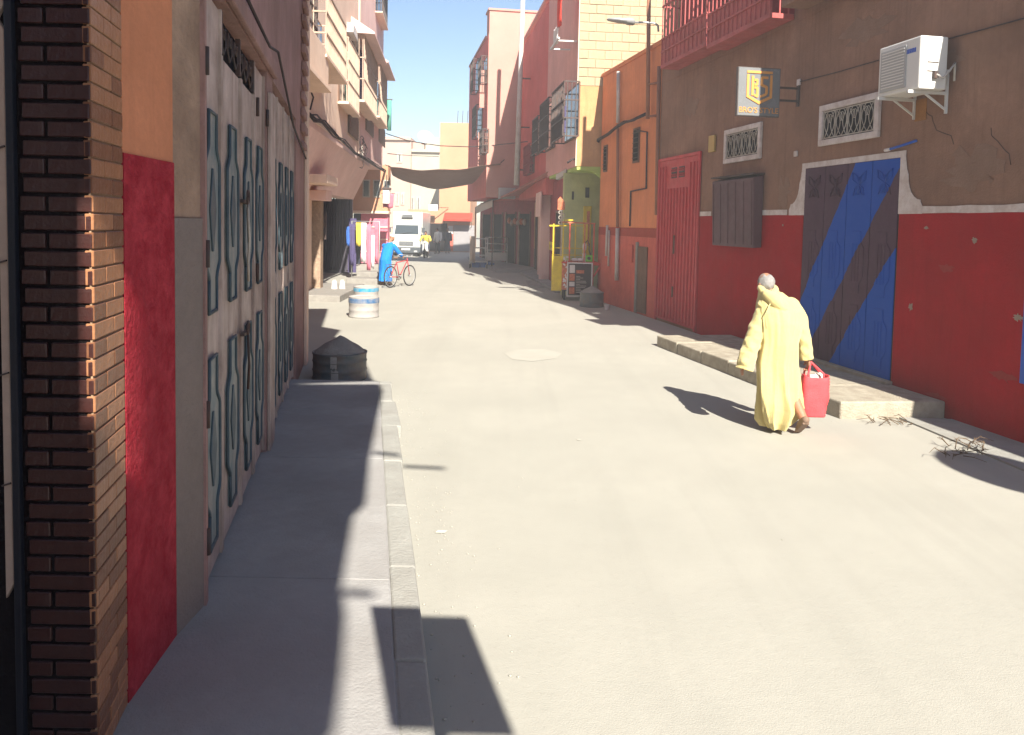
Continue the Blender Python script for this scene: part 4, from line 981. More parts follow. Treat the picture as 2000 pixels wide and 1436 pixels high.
g2, gw2, gh2 = facing('grey_end_house', 'pale greyish house with shuttered windows at the end of the street', 800, 858, 292, 70.5, 'end_grey')
winf(g2,70.5,801,384,810,412); winf(g2,70.5,813,384,822,412)
box('roof_hut', K['end_grey'], g2, 1.2, 3.9, 1, 5, gh2, AT(835,266,70.5).z); box('roof_hut', K['end_pink'], g2, .0, 1.1, 1, 4, gh2, AT(810,276,70.5).z)
box('cornice', K['end_grey'], g2, 0, gw2, -.25, -.002, gh2-.25, gh2)
dsh = thing('rooftop_dish', 'pale satellite dish on the roof of the end house', 'satellite dish', (AT(830,270,72).x, 72, AT(830,272,72).z))
d_ = MB().lathe([(.02,.0),(.4,.08),(.75,.28),(.74,.3),(.4,.1),(.02,.03)], n=20).build('dish', K['white_metal'], dsh); d_.rotation_euler = (R(55),0,R(25)); MB().bar((0,0,-.6),(0,.3,.1),.08).build('mount', K['iron'], dsh)
fs_ = thing('shop_signboard', 'white projecting signboard above the dark shop at the street end', 'sign', (AT(846,406,56).x, 56, AT(846,412,56).z))
box('board', K['white_metal'], fs_, -.32, .32, -.05, .05, 0, .45, .01); MB().bar((.32,.0,.25),(1.0,.9,.25),.04).build('arm', K['iron'], fs_)
# ---------------------------------------------------------------- left, farther: overhanging peach and pink houses
WU = Wall((-6.3,38.0), (-4.2,12.1)); LU = WU.L
uP = WU.uz(701,150)[0]; ZO = 4.45
bp = WU.root('peach_house', 'sunlit peach house with overhanging upper floor and dark recess on the left side', 'building')
box('upper_wall', K['peach'], bp, uP+.003, LU, -8, 0, ZO, 12.6)
box('pipe_chase', K['peach'], bp, uP+.02, uP+.3, .001, .06, ZO, 12.6, .01)
bq = WU.root('pink_left_house', 'pale pink house with grilled windows overhanging the left side farther on', 'building')
box('upper_wall', K['peach_pink'], bq, 0, uP, -8, .03, ZO+.1, 13.4)
box('lower_wall', K['maroon'], bq, .3, uP-2.0, -8, -3.2, 0, ZO+.09)
def pu(px,py,v=.03): u,z = WU.uz(px,py,v); return (u,v,z)
# sloping corbel and ground floor
ur0 = WU.uz(688,450,-.65)[0]; ur1 = WU.uz(616,450,-.65)[0]
cz = WU.uz(614,372,-.65)[1]
MB().prism([(-.02,ZO-.003),(-.02,ZO-.16),(-.66,cz),(-1.2,cz),(-1.2,ZO-.003)], ur0-.35, LU, 'x').build('corbel', K['peach_pink'], bp)
box('ground_wall', K['peach'], bp, ur1+.55, LU, -8, -.66, 0, cz-.002)
box('recess_end', K['gate_steel'], bp, ur0-.3, ur0, -3, -.66, 0, cz-.002)
box('recess_back', K['gate_steel'], bp, ur0+.002, ur1+.1, -2.6, -2.3, 0, cz-.002)
for k in range(14):
    v = -2.2+k*.11; MB().prism([(ur0+.001,v),(ur0+.045,v+.02),(ur0+.045,v+.06),(ur0+.001,v+.08)], .12, 3.3, 'z').build('corrugation', K['gate_steel'], bp)
nb = int((ur1-ur0)/.16)
for k in range(nb):
    u = ur0+.06+k*.16; MB().prism([(u,-2.299),(u+.03,-2.25),(u+.08,-2.25),(u+.11,-2.299)], .12, cz-.1, 'z').build('corrugation', K['gate_steel'], bp)
box('stone_pillar', K['stone_pillar'], bp, ur1+.0, ur1+.5, -.9, -.42, .12, cz-.3, .02)
box('pillar_cap', K['peach_pink'], bp, ur1-.1, ur1+.9, -.9, -.2, cz-.298, cz-.01, .02)
box('beam_end', K['peach'], bp, ur1+.3, ur1+2.2, -.64, .02, cz+.12, cz+.36, .02)
box('electric_box', K['iron'], bp, ur1-.14, ur1-.003, -.62, -.35, 1.55, 2.35, .01)
stp = thing('gate_step', 'pale cement step in front of the dark steel recess', 'step', (-5.2,22,0))
MB().prism([(-.25,-1.45),(.75,-1.5),(.62,2.6),(-.75,2.6)], -.05, .17, 'z').build('step_slab', K['concrete'], stp, .02)
for k in range(2):
    p = AT(653+k*14, 541, 22.6); t = thing('white_tub', ('small white tub on the gate step, the nearer to the pillar','small white tub on the gate step, beside the steel ribs')[k], 'tub', (p.x,22.6+k*.1,.17), 0, 'white tubs on the gate step')
    MB().lathe([(.0,0),(.09,0),(.07,.2),(.05,.21),(0,.21)], n=14).build('tub_body', K['cloth_white'], t); MB().lathe([(.0,.211),(.055,.211),(.05,.25),(0,.25)], n=14).build('lid', K['white_metal'], t)
# window cages on the upper floors
def lcage(x0,y0,x1,y1,dep,par,gm='iron_rose',visor=False, cloths=()):
    fr, a0, a1, z0, z1 = wcage(x0,y0,x1,y1,dep,K[gm],par,WU)
    box('sill', K['peach'], fr, a0-.1, a1+.1, .002, dep+.04, z0-.08, z0-.02, .01)
    if visor: MB().prism([(.002,z1+.55),(.002,z1+.05),(dep+.35,z1+.02),(dep+.35,z1+.08)], a0-.2, a1+.2, 'x').build('visor', K['peach_pink'], fr)
    for m_, f0, f1 in cloths: box('curtain', K[m_], fr, a0+(a1-a0)*f0, a0+(a1-a0)*f1, .06, .09, z0+.05, z1-.1)
    return a0,a1,z0,z1
lcage(592,-30,615,78,.35,bp,'iron',False,(('green_cloth',.1,.45),))
ba = lcage(628,15,668,132,.62,bp,'iron_rose',False,(('cloth_white',.3,.6),))
# masonry balcony box beside the cage
b_u0, b_u1 = WU.uz(640,120,.6)[0], WU.uz(593,100,.6)[0]
bz0 = WU.uz(600,128,.6)[1]
bx = box('balcony', K['peach'], bp, b_u0, b_u1, .003, .62, bz0, bz0+.75, .02)
box('balcony_floor', K['peach'], bx, b_u0-.05, b_u1+.05, .004, .68, bz0-.1, bz0-.003, .01)
lcage(677,92,699,212,.28,bp,'iron_rose',False,(('green_cloth',.2,.5),))
lcage(707,96,733,214,.4,bq,'iron_rose',True,(('cloth_violet',.2,.7),)); lcage(738,140,753,238,.4,bq,'iron_rose',True)
lcage(744,-40,755,40,.3,bq,'iron',True)
for x0,x1,y0,y1 in ((679,697,222,268),(712,727,232,262),(738,750,246,283)):
    a0,a1,z0,z1 = WU.rect(x0,y0,x1,y1); 
    f = box('shutter', K['wood_brown'], bp if x0 < 700 else bq, a0, a1, .032, .06, z0, z1, .006)
    for k in range(7): z = z0+.06+(z1-z0-.12)*k/7; box('louvre', K['wood_brown'], f, a0+.05, a1-.05, .061, .075, z, z+.05)
box('vent_box', K['cloth_white'], bp, *WU.rect(677,62,696,80)[:2], .003, .2, *WU.rect(677,62,696,80)[2:], .01)
# black service cables hugging the overhang and a loose tangle
cb2 = thing('service_cables', 'black service cables strung along the left overhang with a loose tangle', 'cables', WU.p0, WU.rz)
base = [pu(596,218,.06), pu(612,232,.1), pu(630,243,.07), pu(650,262,.12), pu(668,277,.07), pu(690,300,.1), pu(715,314,.07), pu(738,328,.1), pu(756,338,.06)]
for k in range(5):
    MB().tube([(x, y+.02*k, z+random.uniform(-.09,.09)) for x,y,z in base], .02, 5).build('cable', K['cable'], cb2)
for k in range(7):
    c_ = pu(704+random.uniform(0,14), 292, .12); r_ = random.uniform(.25,.6)
    MB().tube([(c_[0]+r_*math.cos(t)*.8, .1+.05*math.sin(t*3+k), c_[2]-.1+r_*1.1*math.sin(t)*(.7+.3*math.sin(k))) for t in [i*.5 for i in range(random.randint(8,13))]], .014, 4).build('cable_loop', K['iron_pale' if k%2 else 'cable'], cb2)
MB().tube([pu(600,188,.1), pu(606,176,.12), pu(612,190,.1), pu(606,214,.08)], .02, 5).build('cable', K['cable'], cb2)
# things hanging at the far corner
gp = thing('green_blind', 'green rolled blind hanging at the far corner of the pink left house', 'blind', (AT(760,225,37.6).x, 37.6, 0))
zt_, zb_ = AT(760,196,37.6).z, AT(760,255,37.6).z
MB().tube([(.0,0,zt_),(0,0,zb_)], .11, 8).build('blind_cloth', K['green_cloth'], gp); MB().bar((-.3,0,zt_+.03),(.15,0,zt_+.03),.05).build('rod', K['iron'], gp)
ln = thing('wall_lantern', 'pale boxy lantern under the overhang at the far left corner', 'lantern', (AT(755,380,36).x, 36, AT(755,398,36).z))
box('glass_box', K['cloth_white'], ln, -.15,.15,-.15,.15,0,.62,.02); box('cap', K['iron'], ln, -.19,.19,-.19,.19,.622,.72,.02); MB().bar((0,0,.72),(0,0,1.3),.04).build('hook', K['iron'], ln)
rc = thing('red_pennant', 'reddish cloth hanging below the lantern at the far left corner', 'cloth', (AT(757,390,36.6).x, 36.6, 0))
cloth('cloth', K['cloth_pink'], rc, -.25,.3,0,AT(757,378,36.6).z,AT(757,406,36.6).z,.08); MB().bar((-.3,0,AT(757,378,36.6).z),(.35,0,AT(757,378,36.6).z),.03).build('rod', K['iron'], rc)
# projecting bay beyond the overhang, pink hoarding and clothes stall below
a, b = AT(688,436,38.6), AT(757,436,38.6)
by = thing('yellow_bay', 'bright peach bay with small windows beyond the left overhang', 'building', (a.x,38.6,0)); w_ = b.x-a.x
zb_, zt_ = AT(720,412,38.6).z, AT(720,338,38.6).z
box('bay_wall', K['end_orange'], by, 0, w_, 0, .8, zb_, zt_+.4); box('bay_floor', K['peach'], by, -.05, w_+.05, -.1, .8, zb_-.12, zb_-.003, .01)
for k in range(3):
    f = box('window', K['iron_pale'], by, .5+k*.5, .85+k*.5, -.05, -.002, zb_+.65, zb_+1.5); box('pane', K['glass_dark'], f, .55+k*.5, .80+k*.5, -.06, -.051, zb_+.7, zb_+1.45)
box('lower_wall', K['cloth_dark'], by, 0, w_*.2, .3, 1, 0, zb_-.13)
ph = box('pink_hoarding', K['cloth_pink'], by, w_*.22, w_-.02, .2, .8, .05, zb_-.13)
for k in range(3): box('rail', K['peach_pink'], ph, w_*.22, w_-.02, .15, .199, .6+k*.6, .66+k*.6)
cr = thing('clothes_stall', 'stall of colourful hanging clothes by the pink hoarding', 'stall', (AT(716,545,29).x, 29, 0))
rr = MB(); rr.tube([(-.55,0,0),(-.55,0,2.1),(.45,0,2.1),(.45,0,0)], .025, 6); rr.build('rail', K['grey_metal'], cr)
for k,(m_,x0,x1,zt,zb) in enumerate((('cloth_violet',-.62,-.42,2.0,.5),('cloth_blue',-.75,-.6,1.9,1.2),('cloth_yellow',-.4,-.2,2.05,1.2),('cloth_white',-.22,-.02,2.05,.6),('cloth_pink',-.02,.16,2.0,.3),('cloth_white',.14,.28,1.6,.4),('cloth_pink',.26,.42,2.0,.6))):
    cloth('garment', K[m_], cr, x0, x1, -.1+.03*k, zt, zb, .04)
box('cloth_dark_panel', K['cloth_violet'], cr, -.75, -.45, .3, .34, .2, 2.2)
ss = thing('stall_step', 'worn cement steps in front of the clothes stall', 'step', (AT(712,556,27).x, 27, 0))
box('tread', K['concrete'], ss, -.55,.6,-.4,.6,-.05,.18,.02); box('tread', K['concrete'], ss, -.4,.6,.602,1.6,-.05,.34,.02)

# ---------------------------------------------------------------- across the street: sail and wire
sl_ = thing('shade_sail', 'brown cloth shade sail slung across the street', 'sail', (-3,40,0))
cA, cB, cC, cD = AT(762,326,37.6), AT(978,318,35.9), AT(972,332,41.5), AT(768,342,43.0)
N_, M_ = 20, 10; vs = []
for i in range(M_+1):
    s_ = i/M_
    for j in range(N_+1):
        t = j/N_; p = (cA.lerp(cB,t)).lerp(cD.lerp(cC,t), s_)
        sag = 4*t*(1-t)*(.22+.62*s_) + .25*4*s_*(1-s_)*.5
        vs.append((p.x+3, p.y-40, p.z-sag+.03*math.sin(t*17+s_*4)))
o = MB().add(vs, [(i*(N_+1)+j,i*(N_+1)+j+1,(i+1)*(N_+1)+j+1,(i+1)*(N_+1)+j) for i in range(M_) for j in range(N_)], True).build('sail_cloth', K['sail'], sl_)
s_ = o.modifiers.new('s','SOLIDIFY'); s_.thickness = .015
for p, q in ((cA, AT(752,322,37.2)), (cB, AT(985,312,36.3))): MB().tube([(p.x+3,p.y-40,p.z),(q.x+3,q.y-40,q.z)], .02, 5).build('rope', K['cable'], sl_)
for nm, lb, pts in (('overhead_wire','thin wire sagging across the street above the shade sail',[(754,261,37.5),(800,276,37.2),(860,285,36.8),(915,287,36.5),(965,284,36.2),(1046,275,33)]),
                    ('overhead_wire','lower thin wire from the far left corner towards the end houses',[(757,300,38),(775,302,45),(800,304,56),(857,306,56.9)])):
    p0 = AT(*pts[0]); t = thing(nm, lb, 'wire', (p0.x,p0.y,0), 0, 'wires across the street')
    MB().tube([tuple(AT(*p)-Vector((p0.x,p0.y,0))) for p in pts], .022, 5).build('strand', K['cable'], t)

# ---------------------------------------------------------------- cut-down oil drums
def drum(label, X, Y, r, h, cone, m, top, band=None, rz=0):
    t = thing('oil_drum', label, 'drum', (X,Y,0), rz, 'cut-down oil drums along the street')
    hb = .006
    prof = [(r-.005,0),(r+.008,.012),(r+.008,.03),(r,.045)]
    for z in (.36*h,.68*h): prof += [(r,z-.02),(r+.010,z),(r,z+.02)]
    prof += [(r,h-.04),(r+.010,h-.02),(r+.010,h),(r-.012,h),(r-.012,h-.03)]
    d = MB().lathe(prof, n=36).build('drum_shell', K[m], t)
    for p in d.data.polygons: p.use_smooth = len(p.vertices) == 4
    if band: 
        MB().lathe([(r+.004,h*.70),(r+.012,h*.71),(r+.012,h-.045),(r+.004,h-.04)], n=36).build('painted_band', K[band], t)
    if cone:
        cp_ = [(r-.014,h-.03),(r-.02,h+.002)]+[( (r-.02)*(1-k/8)+.01, h+.002+cone*(k/8)**.92) for k in range(1,9)]
        c_ = MB().lathe(cp_, n=36); c_.v = [(x*(1+.02*math.sin(9*x+7*y)), y*(1+.02*math.cos(8*y)), z+(.008*math.sin(23*x)*math.cos(19*y))) for x,y,z in c_.v]
        c_.build('concrete_cone', K[top], t)
    else: MB().lathe([(r-.014,h-.06),(.02,h-.05)], n=36).build('fill', K[top], t)
    return t
d1 = drum('dark rusty drum with a cement cone at the end of the left pavement', -2.30, 10.62, .355, .37, .21, 'drum_dark', 'concrete', None, 0)
pt = MB(); 
for a0,a1,z0,z1 in ((-.13,.10,.19,.36),(-.10,.16,.03,.165)):
    n_ = 6; vs = []
    for k in range(n_+1):
        a = -PI/2+a0+(a1-a0)*k/n_
        for z in (z0+.012*math.sin(k*2.1), z1+.012*math.cos(k*1.7)): vs.append((.362*math.cos(a),.362*math.sin(a),z))
    pt.add(vs, [(2*k,2*k+2,2*k+3,2*k+1) for k in range(n_)])
o = pt.build('peeling_patch', K['drum_pale'], d1); s_ = o.modifiers.new('s','SOLIDIFY'); s_.thickness = .006
drum('pale battered drum with faded blue top, nearer of the two by the gate step', -3.27, 17.52, .325, .46, 0, 'drum_pale', 'drum_blue', 'drum_blue')
drum('bright blue banded drum half hidden behind the pale battered drum', -3.78, 20.55, .315, .43, 0, 'drum_pale', 'drum_teal', 'drum_teal')
drum('dark drum with a low cement cone beside the yellow food cart', 2.10, 20.72, .31, .38, .17, 'drum_dark', 'concrete')
tb_ = thing('plastic_cup', 'small white plastic cup on the ground by the orange house', 'cup', (AT(1185,597,20.0).x, 20.0, 0)); MB().lathe([(0,0),(.05,0),(.065,.13),(.058,.13),(.045,.01),(0,.01)], n=14).build('cup_body', K['cloth_white'], tb_)

# ---------------------------------------------------------------- food cart
YC = 22.3; k_ = FPX/YC
def cx(px): return AT(px, 500, YC).x - 1.75
def czz(px, py): return AT(px, py, YC).z
fc = thing('food_cart', 'yellow and red street food cart with a black menu board under the overhang', 'cart', (1.75,22.3,0))
D = .75
zt_ = 2.1; zc_ = czz(1130,513)
box('yellow_panel', K['cart_yellow'], fc, cx(1078), cx(1098), -.03, 0, czz(1090,568), czz(1090,500), .006)
box('counter', K['cart_red'], fc, cx(1097), cx(1168), -.06, D, zc_-.03, zc_+.02, .008)
box('body', K['board_black'], fc, cx(1100), cx(1160), .02, D-.02, .25, zc_-.032, .01)
pp_ = ((1080,0,'cart_yellow',437),(1099,0,'cart_yellow',433),(1112,0,'cart_red',436),(1127,D,'cart_yellow',436),(1141,0,'poster_orange',436),(1150,D,'cart_yellow',436),(1159,0,'cart_red',437),(1084,D,'cart_yellow',437))
for px,y_,m_,py in pp_: MB().bar((cx(px),y_,.3),(cx(px),y_,czz(px,py)),.035).build('post', K[m_], fc)
for z in (2.1, 1.45, 1.25):
    MB().bar((cx(1080),D,z),(cx(1152),D,z),.025).build('rail', K['cart_yellow'], fc)
MB().bar((cx(1072),0,czz(1080,441)),(cx(1100),0,czz(1100,441)),.04).build('rail', K['cart_yellow'], fc)
MB().bar((cx(1096),0,czz(1100,434)),(cx(1162),0,czz(1160,437)),.04).build('rail', K['poster_orange'], fc)
MB().bar((cx(1100),.0,czz(1100,430)),(cx(1118),0,czz(1118,430)),.03).build('rail', K['cart_yellow'], fc)
mb_o = box('menu_board', K['board_black'], fc, cx(1110), cx(1155), -.11, -.075, czz(1130,576), czz(1130,516), .006)
fr = MB(); X0,X1,Z0,Z1 = cx(1109),cx(1156),czz(1130,577),czz(1130,515)
for bb in ((X0-.02,X0+.015,Z0,Z1),(X1-.015,X1+.02,Z0,Z1),(X0-.02,X1+.02,Z1,Z1+.035),(X0-.02,X1-.3,Z0-.03,Z0)): fr.box(bb[0],bb[1],-.125,-.07,bb[2],bb[3])
fr.build('board_frame', K['white_metal'], mb_o)
for k,(f0,f1,m_) in enumerate(((.04,.3,'cloth_white'),(.32,.55,'poster_orange'),(.57,.72,'cloth_white'),(.74,.96,'poster_orange'))):
    box('food_picture', K[m_], mb_o, X0+.05, X0+.2, -.114, -.1105, Z1-f1*(Z1-Z0)+.01, Z1-f0*(Z1-Z0))
box('headline', K['poster_orange'], mb_o, X0+.24, X0+.46, -.114, -.1105, Z1-.27, Z1-.18)
for k in range(11):
    z = Z1-.36-k*.045; box('menu_line', K['iron_pale'], mb_o, X0+.24, X0+.34+random.uniform(0,.2), -.113, -.1105, z, z+.014)
MB().prism([(cx(1156),zc_-.0),(cx(1178),zc_-.0),(cx(1178),zc_-.05),(cx(1158),zc_-.45),(cx(1156),zc_-.45),(cx(1171),zc_-.07),(cx(1156),zc_-.07)], -.05, -.02).build('shelf_bracket', K['cart_red'], fc)
# leafy banner at the cart's side
bn = MB()
for k in range(26):
    z = .35+random.random()*.85; x = cx(1099)+random.uniform(0,.12); bn.add([(x,-.035,z),(x+random.uniform(.03,.09),-.04,z+random.uniform(-.05,.05)),(x+random.uniform(.0,.05),-.036,z+.07)], [(0,1,2)])
ban = box('side_banner', K['poster_orange'], fc, cx(1098), cx(1109), -.03, -.01, .3, zc_-.04); stuff(bn.build('print_shapes', K['cloth_white'], ban))
for x_,y_ in ((cx(1104),.1),(cx(1156),.1),(cx(1104),D-.1),(cx(1156),D-.1)):
    wl_ = MB().lathe([(.03,-.025),(.16,-.025),(.17,0),(.16,.025),(.03,.025)], n=16).build('wheel', K['rubber'], fc); wl_.location = (x_,y_,.17); wl_.rotation_euler = (0,R(90),0)
MB().tube([(cx(1096),.05,zc_),(cx(1096),.05,2.6)], .022, 6).build('lamp_pole', K['iron_pale'], fc)
MB().prism([(cx(1087),czz(1090,410)),(cx(1101),czz(1100,410)),(cx(1101),czz(1100,395)),(cx(1092),czz(1090,384)),(cx(1087),czz(1090,390))], .02, .1).build('lamp_shade', K['poster_orange'], fc)
for k in range(5): ring((cx(1093+ (k%2)*5), .05, czz(1095,435-k*5)), .05, .014, 8).build('pole_ornament', K['iron_pale'], fc)
def oncart(nm, lb, cat, px, bld):
    t = thing(nm, lb, cat, (cx(px)+1.75, 22.3+.1, zc_+.021)); bld(t); return t
oncart('green_tin', 'bright lime green tin on the food cart counter', 'tin', 1151, lambda t: (box('tin_body', K['lime'], t, -.1,.1,-.06,.06,0,.19,.012), MB().lathe([(0,0),(.05,0),(.05,.006),(0,.006)], n=14).build('tin_mark', K['cable'], t).__setattr__('matrix_local', Matrix.Translation((0,-.061,.1)) @ Matrix.Rotation(R(90),4,'X'))))
oncart('white_jar', 'white jar with a pink lid on the food cart counter', 'jar', 1142, lambda t: (MB().lathe([(0,0),(.055,0),(.055,.22),(.035,.25),(.035,.30)], n=16).build('jar_body', K['cloth_white'], t), MB().ell((0,0,.42), (.06,.06,.13), 12, 8).build('lid', K['cloth_white'], t)))
oncart('black_hose', 'black looped hose standing on the food cart counter', 'hose', 1147, lambda t: MB().tube([(-.02,-.02,0),(-.07,-.02,.3),(-.08,-.02,.5),(.0,-.02,.6),(.06,-.02,.5),(.05,-.02,.35),(.12,-.02,.1)], .02, 6).build('hose_loop', K['cable'], t))
for k,(px) in enumerate((1123,1134)): oncart('wrapped_roll', ('wrapped roll at the left on the food cart counter','wrapped roll in the middle of the food cart counter')[k], 'roll', px, lambda t: MB().ell((0,0,.05),(.1,.08,.055),12,8).build('wrapper', K['cloth_white'], t))

# ---------------------------------------------------------------- cages at the far pavement
tr = thing('cage_trolley', 'white tubular cage trolley with a patterned cloth at the edge of the far pavement', 'trolley', (AT(935,520,37.4).x, 37.4, 0))
fw = MB(); hw = .40
for x in (-hw,hw):
    for y in (-.35,.35): MB().tube([(x,y,.2),(x,y,1.42)], .025, 6).build('post', K['white_metal'], tr)
for z in (.3,.6,.95,1.38):
    MB().tube([(-hw,-.35,z),(hw,-.35,z)], .02, 6).build('rail', K['white_metal'], tr); MB().tube([(-hw,.35,z),(hw,.35,z)], .02, 6).build('rail', K['white_metal'], tr)
    for x in (-hw,hw): MB().tube([(x,-.35,z),(x,.35,z)], .02, 6).build('rail', K['white_metal'], tr)
for x in (-hw,hw):
    for y in (-.35,.35): w = MB().lathe([(.0,-.02),(.1,-.02),(.1,.02),(0,.02)], n=12).build('wheel', K['rubber'], tr); w.location = (x,y,.1); w.rotation_euler = (0,R(90),0)
pc = thing('patterned_cloth', 'cream patterned cloth hanging over the side of the cage trolley', 'cloth', (AT(923,500,37.0).x, 37.0, 0))
cloth('cloth', K['wood_pale'], pc, -.14, .14, 0, 1.5, .3, .05)
rf = thing('rail_frame', 'pale rolling frame with three rails in front of the corner shops', 'frame', (AT(969,508,40.5).x, 40.5, .13))
fx_ = .55
for x in (-fx_,fx_): MB().tube([(x,0,0.05),(x,0,1.28)], .03, 6).build('post', K['white_metal'], rf)
for z in (.62,.95,1.27): MB().tube([(-fx_,0,z),(fx_,0,z)], .022, 6).build('rail', K['white_metal'], rf)
box('lower_panel', K['white_metal'], rf, -fx_+.03, fx_-.03, -.02, .02, .08, .5, .02)
for x in (-fx_,fx_): MB().bar((x,-.3,.03),(x,.3,.03),.05).build('foot', K['white_metal'], rf)
for k in range(5):
    p = G(930+k*7, 521-(k%2)*3); t = thing('blue_crate', ('blue plastic crate nearest the cage trolley wheels','blue plastic crate second along the pavement heap','blue plastic crate in the middle of the pavement heap','blue plastic crate fourth along the pavement heap','blue plastic crate at the right end of the pavement heap')[k], 'crate', (p.x,p.y-.6,0), random.uniform(0,1), 'blue crates by the cage trolley')
    for s_ in (-1,1): box('side', K['cloth_blue'], t, s_*.15-.01, s_*.15+.01, -.13, .13, 0, .2); box('end', K['cloth_blue'], t, -.139, .139, s_*.12-.01, s_*.12+.01, 0, .2)
    box('base', K['cloth_blue'], t, -.139, .139, -.109, .109, 0, .02)

# ---------------------------------------------------------------- white box truck
tk = thing('box_truck', 'white box truck parked facing the viewer at the far left of the street', 'truck', (AT(793,500,48.5).x, 48.5, 0))
hw = .93
box('cargo_box', K['truck_white'], tk, -hw, hw, .55, 5.2, .62, 2.72, .05)
cab = MB(); 
cab.loft([[(-.86,y0,z),(.86,y0,z),(.88,1.1,z),(-.88,1.1,z)] for z,y0 in ((.42,.0),(.95,.0),(1.28,.06),(1.95,.38),(2.05,.52))], smooth=False); cab.build('cab', K['truck_white'], tk, .05)
def slope(z): return .06+(z-1.28)/.67*.32
ws = MB().add([(-.74,slope(1.34)-.012,1.34),(.74,slope(1.34)-.012,1.34),(.68,slope(1.90)-.012,1.90),(-.68,slope(1.90)-.012,1.90),(-.74,slope(1.34)+.01,1.34),(.74,slope(1.34)+.01,1.34),(.68,slope(1.9)+.01,1.9),(-.68,slope(1.9)+.01,1.9)], [(0,1,2,3),(7,6,5,4),(0,4,5,1),(1,5,6,2),(2,6,7,3),(3,7,4,0)]).build('windscreen', K['glass_dark'], tk)
for s_ in (-1,1): MB().bar((s_*.1-.3,slope(1.34)-.02,1.35),(s_*.1+.28,slope(1.5)-.02,1.47),.02).build('wiper', K['rubber'], ws)
gr = box('grille', K['truck_grey'], tk, -.42,.42,-.035,-.002,.66,.9,.01)
for k in range(4): box('grille_bar', K['grey_metal'], gr, -.40,.40,-.045,-.036,.69+k*.055,.71+k*.055)
bm_ = box('bumper', K['truck_grey'], tk, -.9,.9,-.14,.1,.2,.56,.04)
box('number_plate', K['cloth_white'], bm_, -.26,.26,-.155,-.141,.38,.49)
for s_ in (-1,1):
    box('headlight', K['ac_white'], tk, s_*.62-.16, s_*.62+.16, -.03,-.002,.62,.84,.02)
    MB().tube([(s_*.86,.2,1.75),(s_*1.02,.05,1.72)], .02, 5).build('mirror_arm', K['truck_grey'], tk); box('mirror', K['truck_grey'], tk, s_*1.03-.09, s_*1.03+.09, .0,.05,1.45,1.75,.02)
    box('fog_light', K['ac_grey'], bm_, s_*.6-.1, s_*.6+.1, -.155,-.141,.26,.36,.01)
    for y in (.6,3.9):
        w = MB().lathe([(.08,-.1),(.3,-.1),(.34,-.06),(.34,.06),(.3,.1),(.08,.1)], n=20).build('wheel', K['rubber'], tk); w.location = (s_*.74,y,.34); w.rotation_euler = (0,R(90),0)
        c_ = MB().lathe([(0,-.11),(.17,-.11),(.19,-.09),(.19,.09),(.17,.11),(0,.11)], n=16).build('rim', K['grey_metal'], w)
box('roof_unit', K['ac_grey'], tk, -.34,.34,.40,.548,2.36,2.56,.02)
for k in range(3): box('unit_slot', K['truck_grey'], tk, -.3,.3,.385,.399,2.39+k*.055,2.42+k*.055)
box('door_seam', K['truck_grey'], tk, -hw-.004,-hw-.001,.7,5.0,.75,.8)
# ---------------------------------------------------------------- people
def baked(name, mb, voxel, m, parent, smooth=4, fac=.6):
    me = mb.mesh('raw'); o = bpy.data.objects.new('raw', me); COL.objects.link(o)
    r = o.modifiers.new('r','REMESH'); r.mode = 'VOXEL'; r.voxel_size = voxel; r.use_smooth_shade = True
    s = o.modifiers.new('s','SMOOTH'); s.factor = fac; s.iterations = smooth
    bpy.context.view_layer.update()
    nm = bpy.data.meshes.new_from_object(o.evaluated_get(bpy.context.evaluated_depsgraph_get()))
    bpy.data.objects.remove(o); q = bpy.data.objects.new(name, nm); COL.objects.link(q)
    nm.materials.clear(); nm.materials.append(m); nm.polygons.foreach_set('use_smooth', [True]*len(nm.polygons)); q.parent = parent; return q
def robe_rings(rings, fold=1.0, n=96, seed=0):
    out = []
    zs = []
    for i in range(len(rings)-1):
        for k in range(8): zs.append((i, k/8))
    zs.append((len(rings)-2, 1.0))
    for i, t in zs:
        a, b = rings[i], rings[i+1]; z, xl, xr, yc, ry = [a[j]*(1-t)+b[j]*t for j in range(5)]
        rg = []
        for j in range(n):
            th = 2*PI*j/n; low = max(0, min(1, (1.05-z)/1.0))
            amp = fold*(.022+.15*low**1.0)
            rdg = lambda a: 1-2*abs(math.sin(a))**.8
            f = amp*(.75*rdg(3*th+.9*z+seed+.3*math.sin(3*z))+.7*rdg(5.0*th-1.6*z+seed*2)*low+.45*math.sin(3*th+5*z))+fold*.08*(.35+.65*low)*(noise.noise(Vector((2.6*math.cos(th), 2.6*math.sin(th), z*1.1+seed)))) + fold*.05*noise.noise(Vector((7*math.cos(th), 7*math.sin(th), z*2.2+seed)))
            cx_, rx = (xl+xr)/2, (xr-xl)/2
            rg.append((cx_+rx*(1+f)*math.cos(th), yc+ry*(1+1.5*f)*math.sin(th), z))
        out.append(rg)
    return out
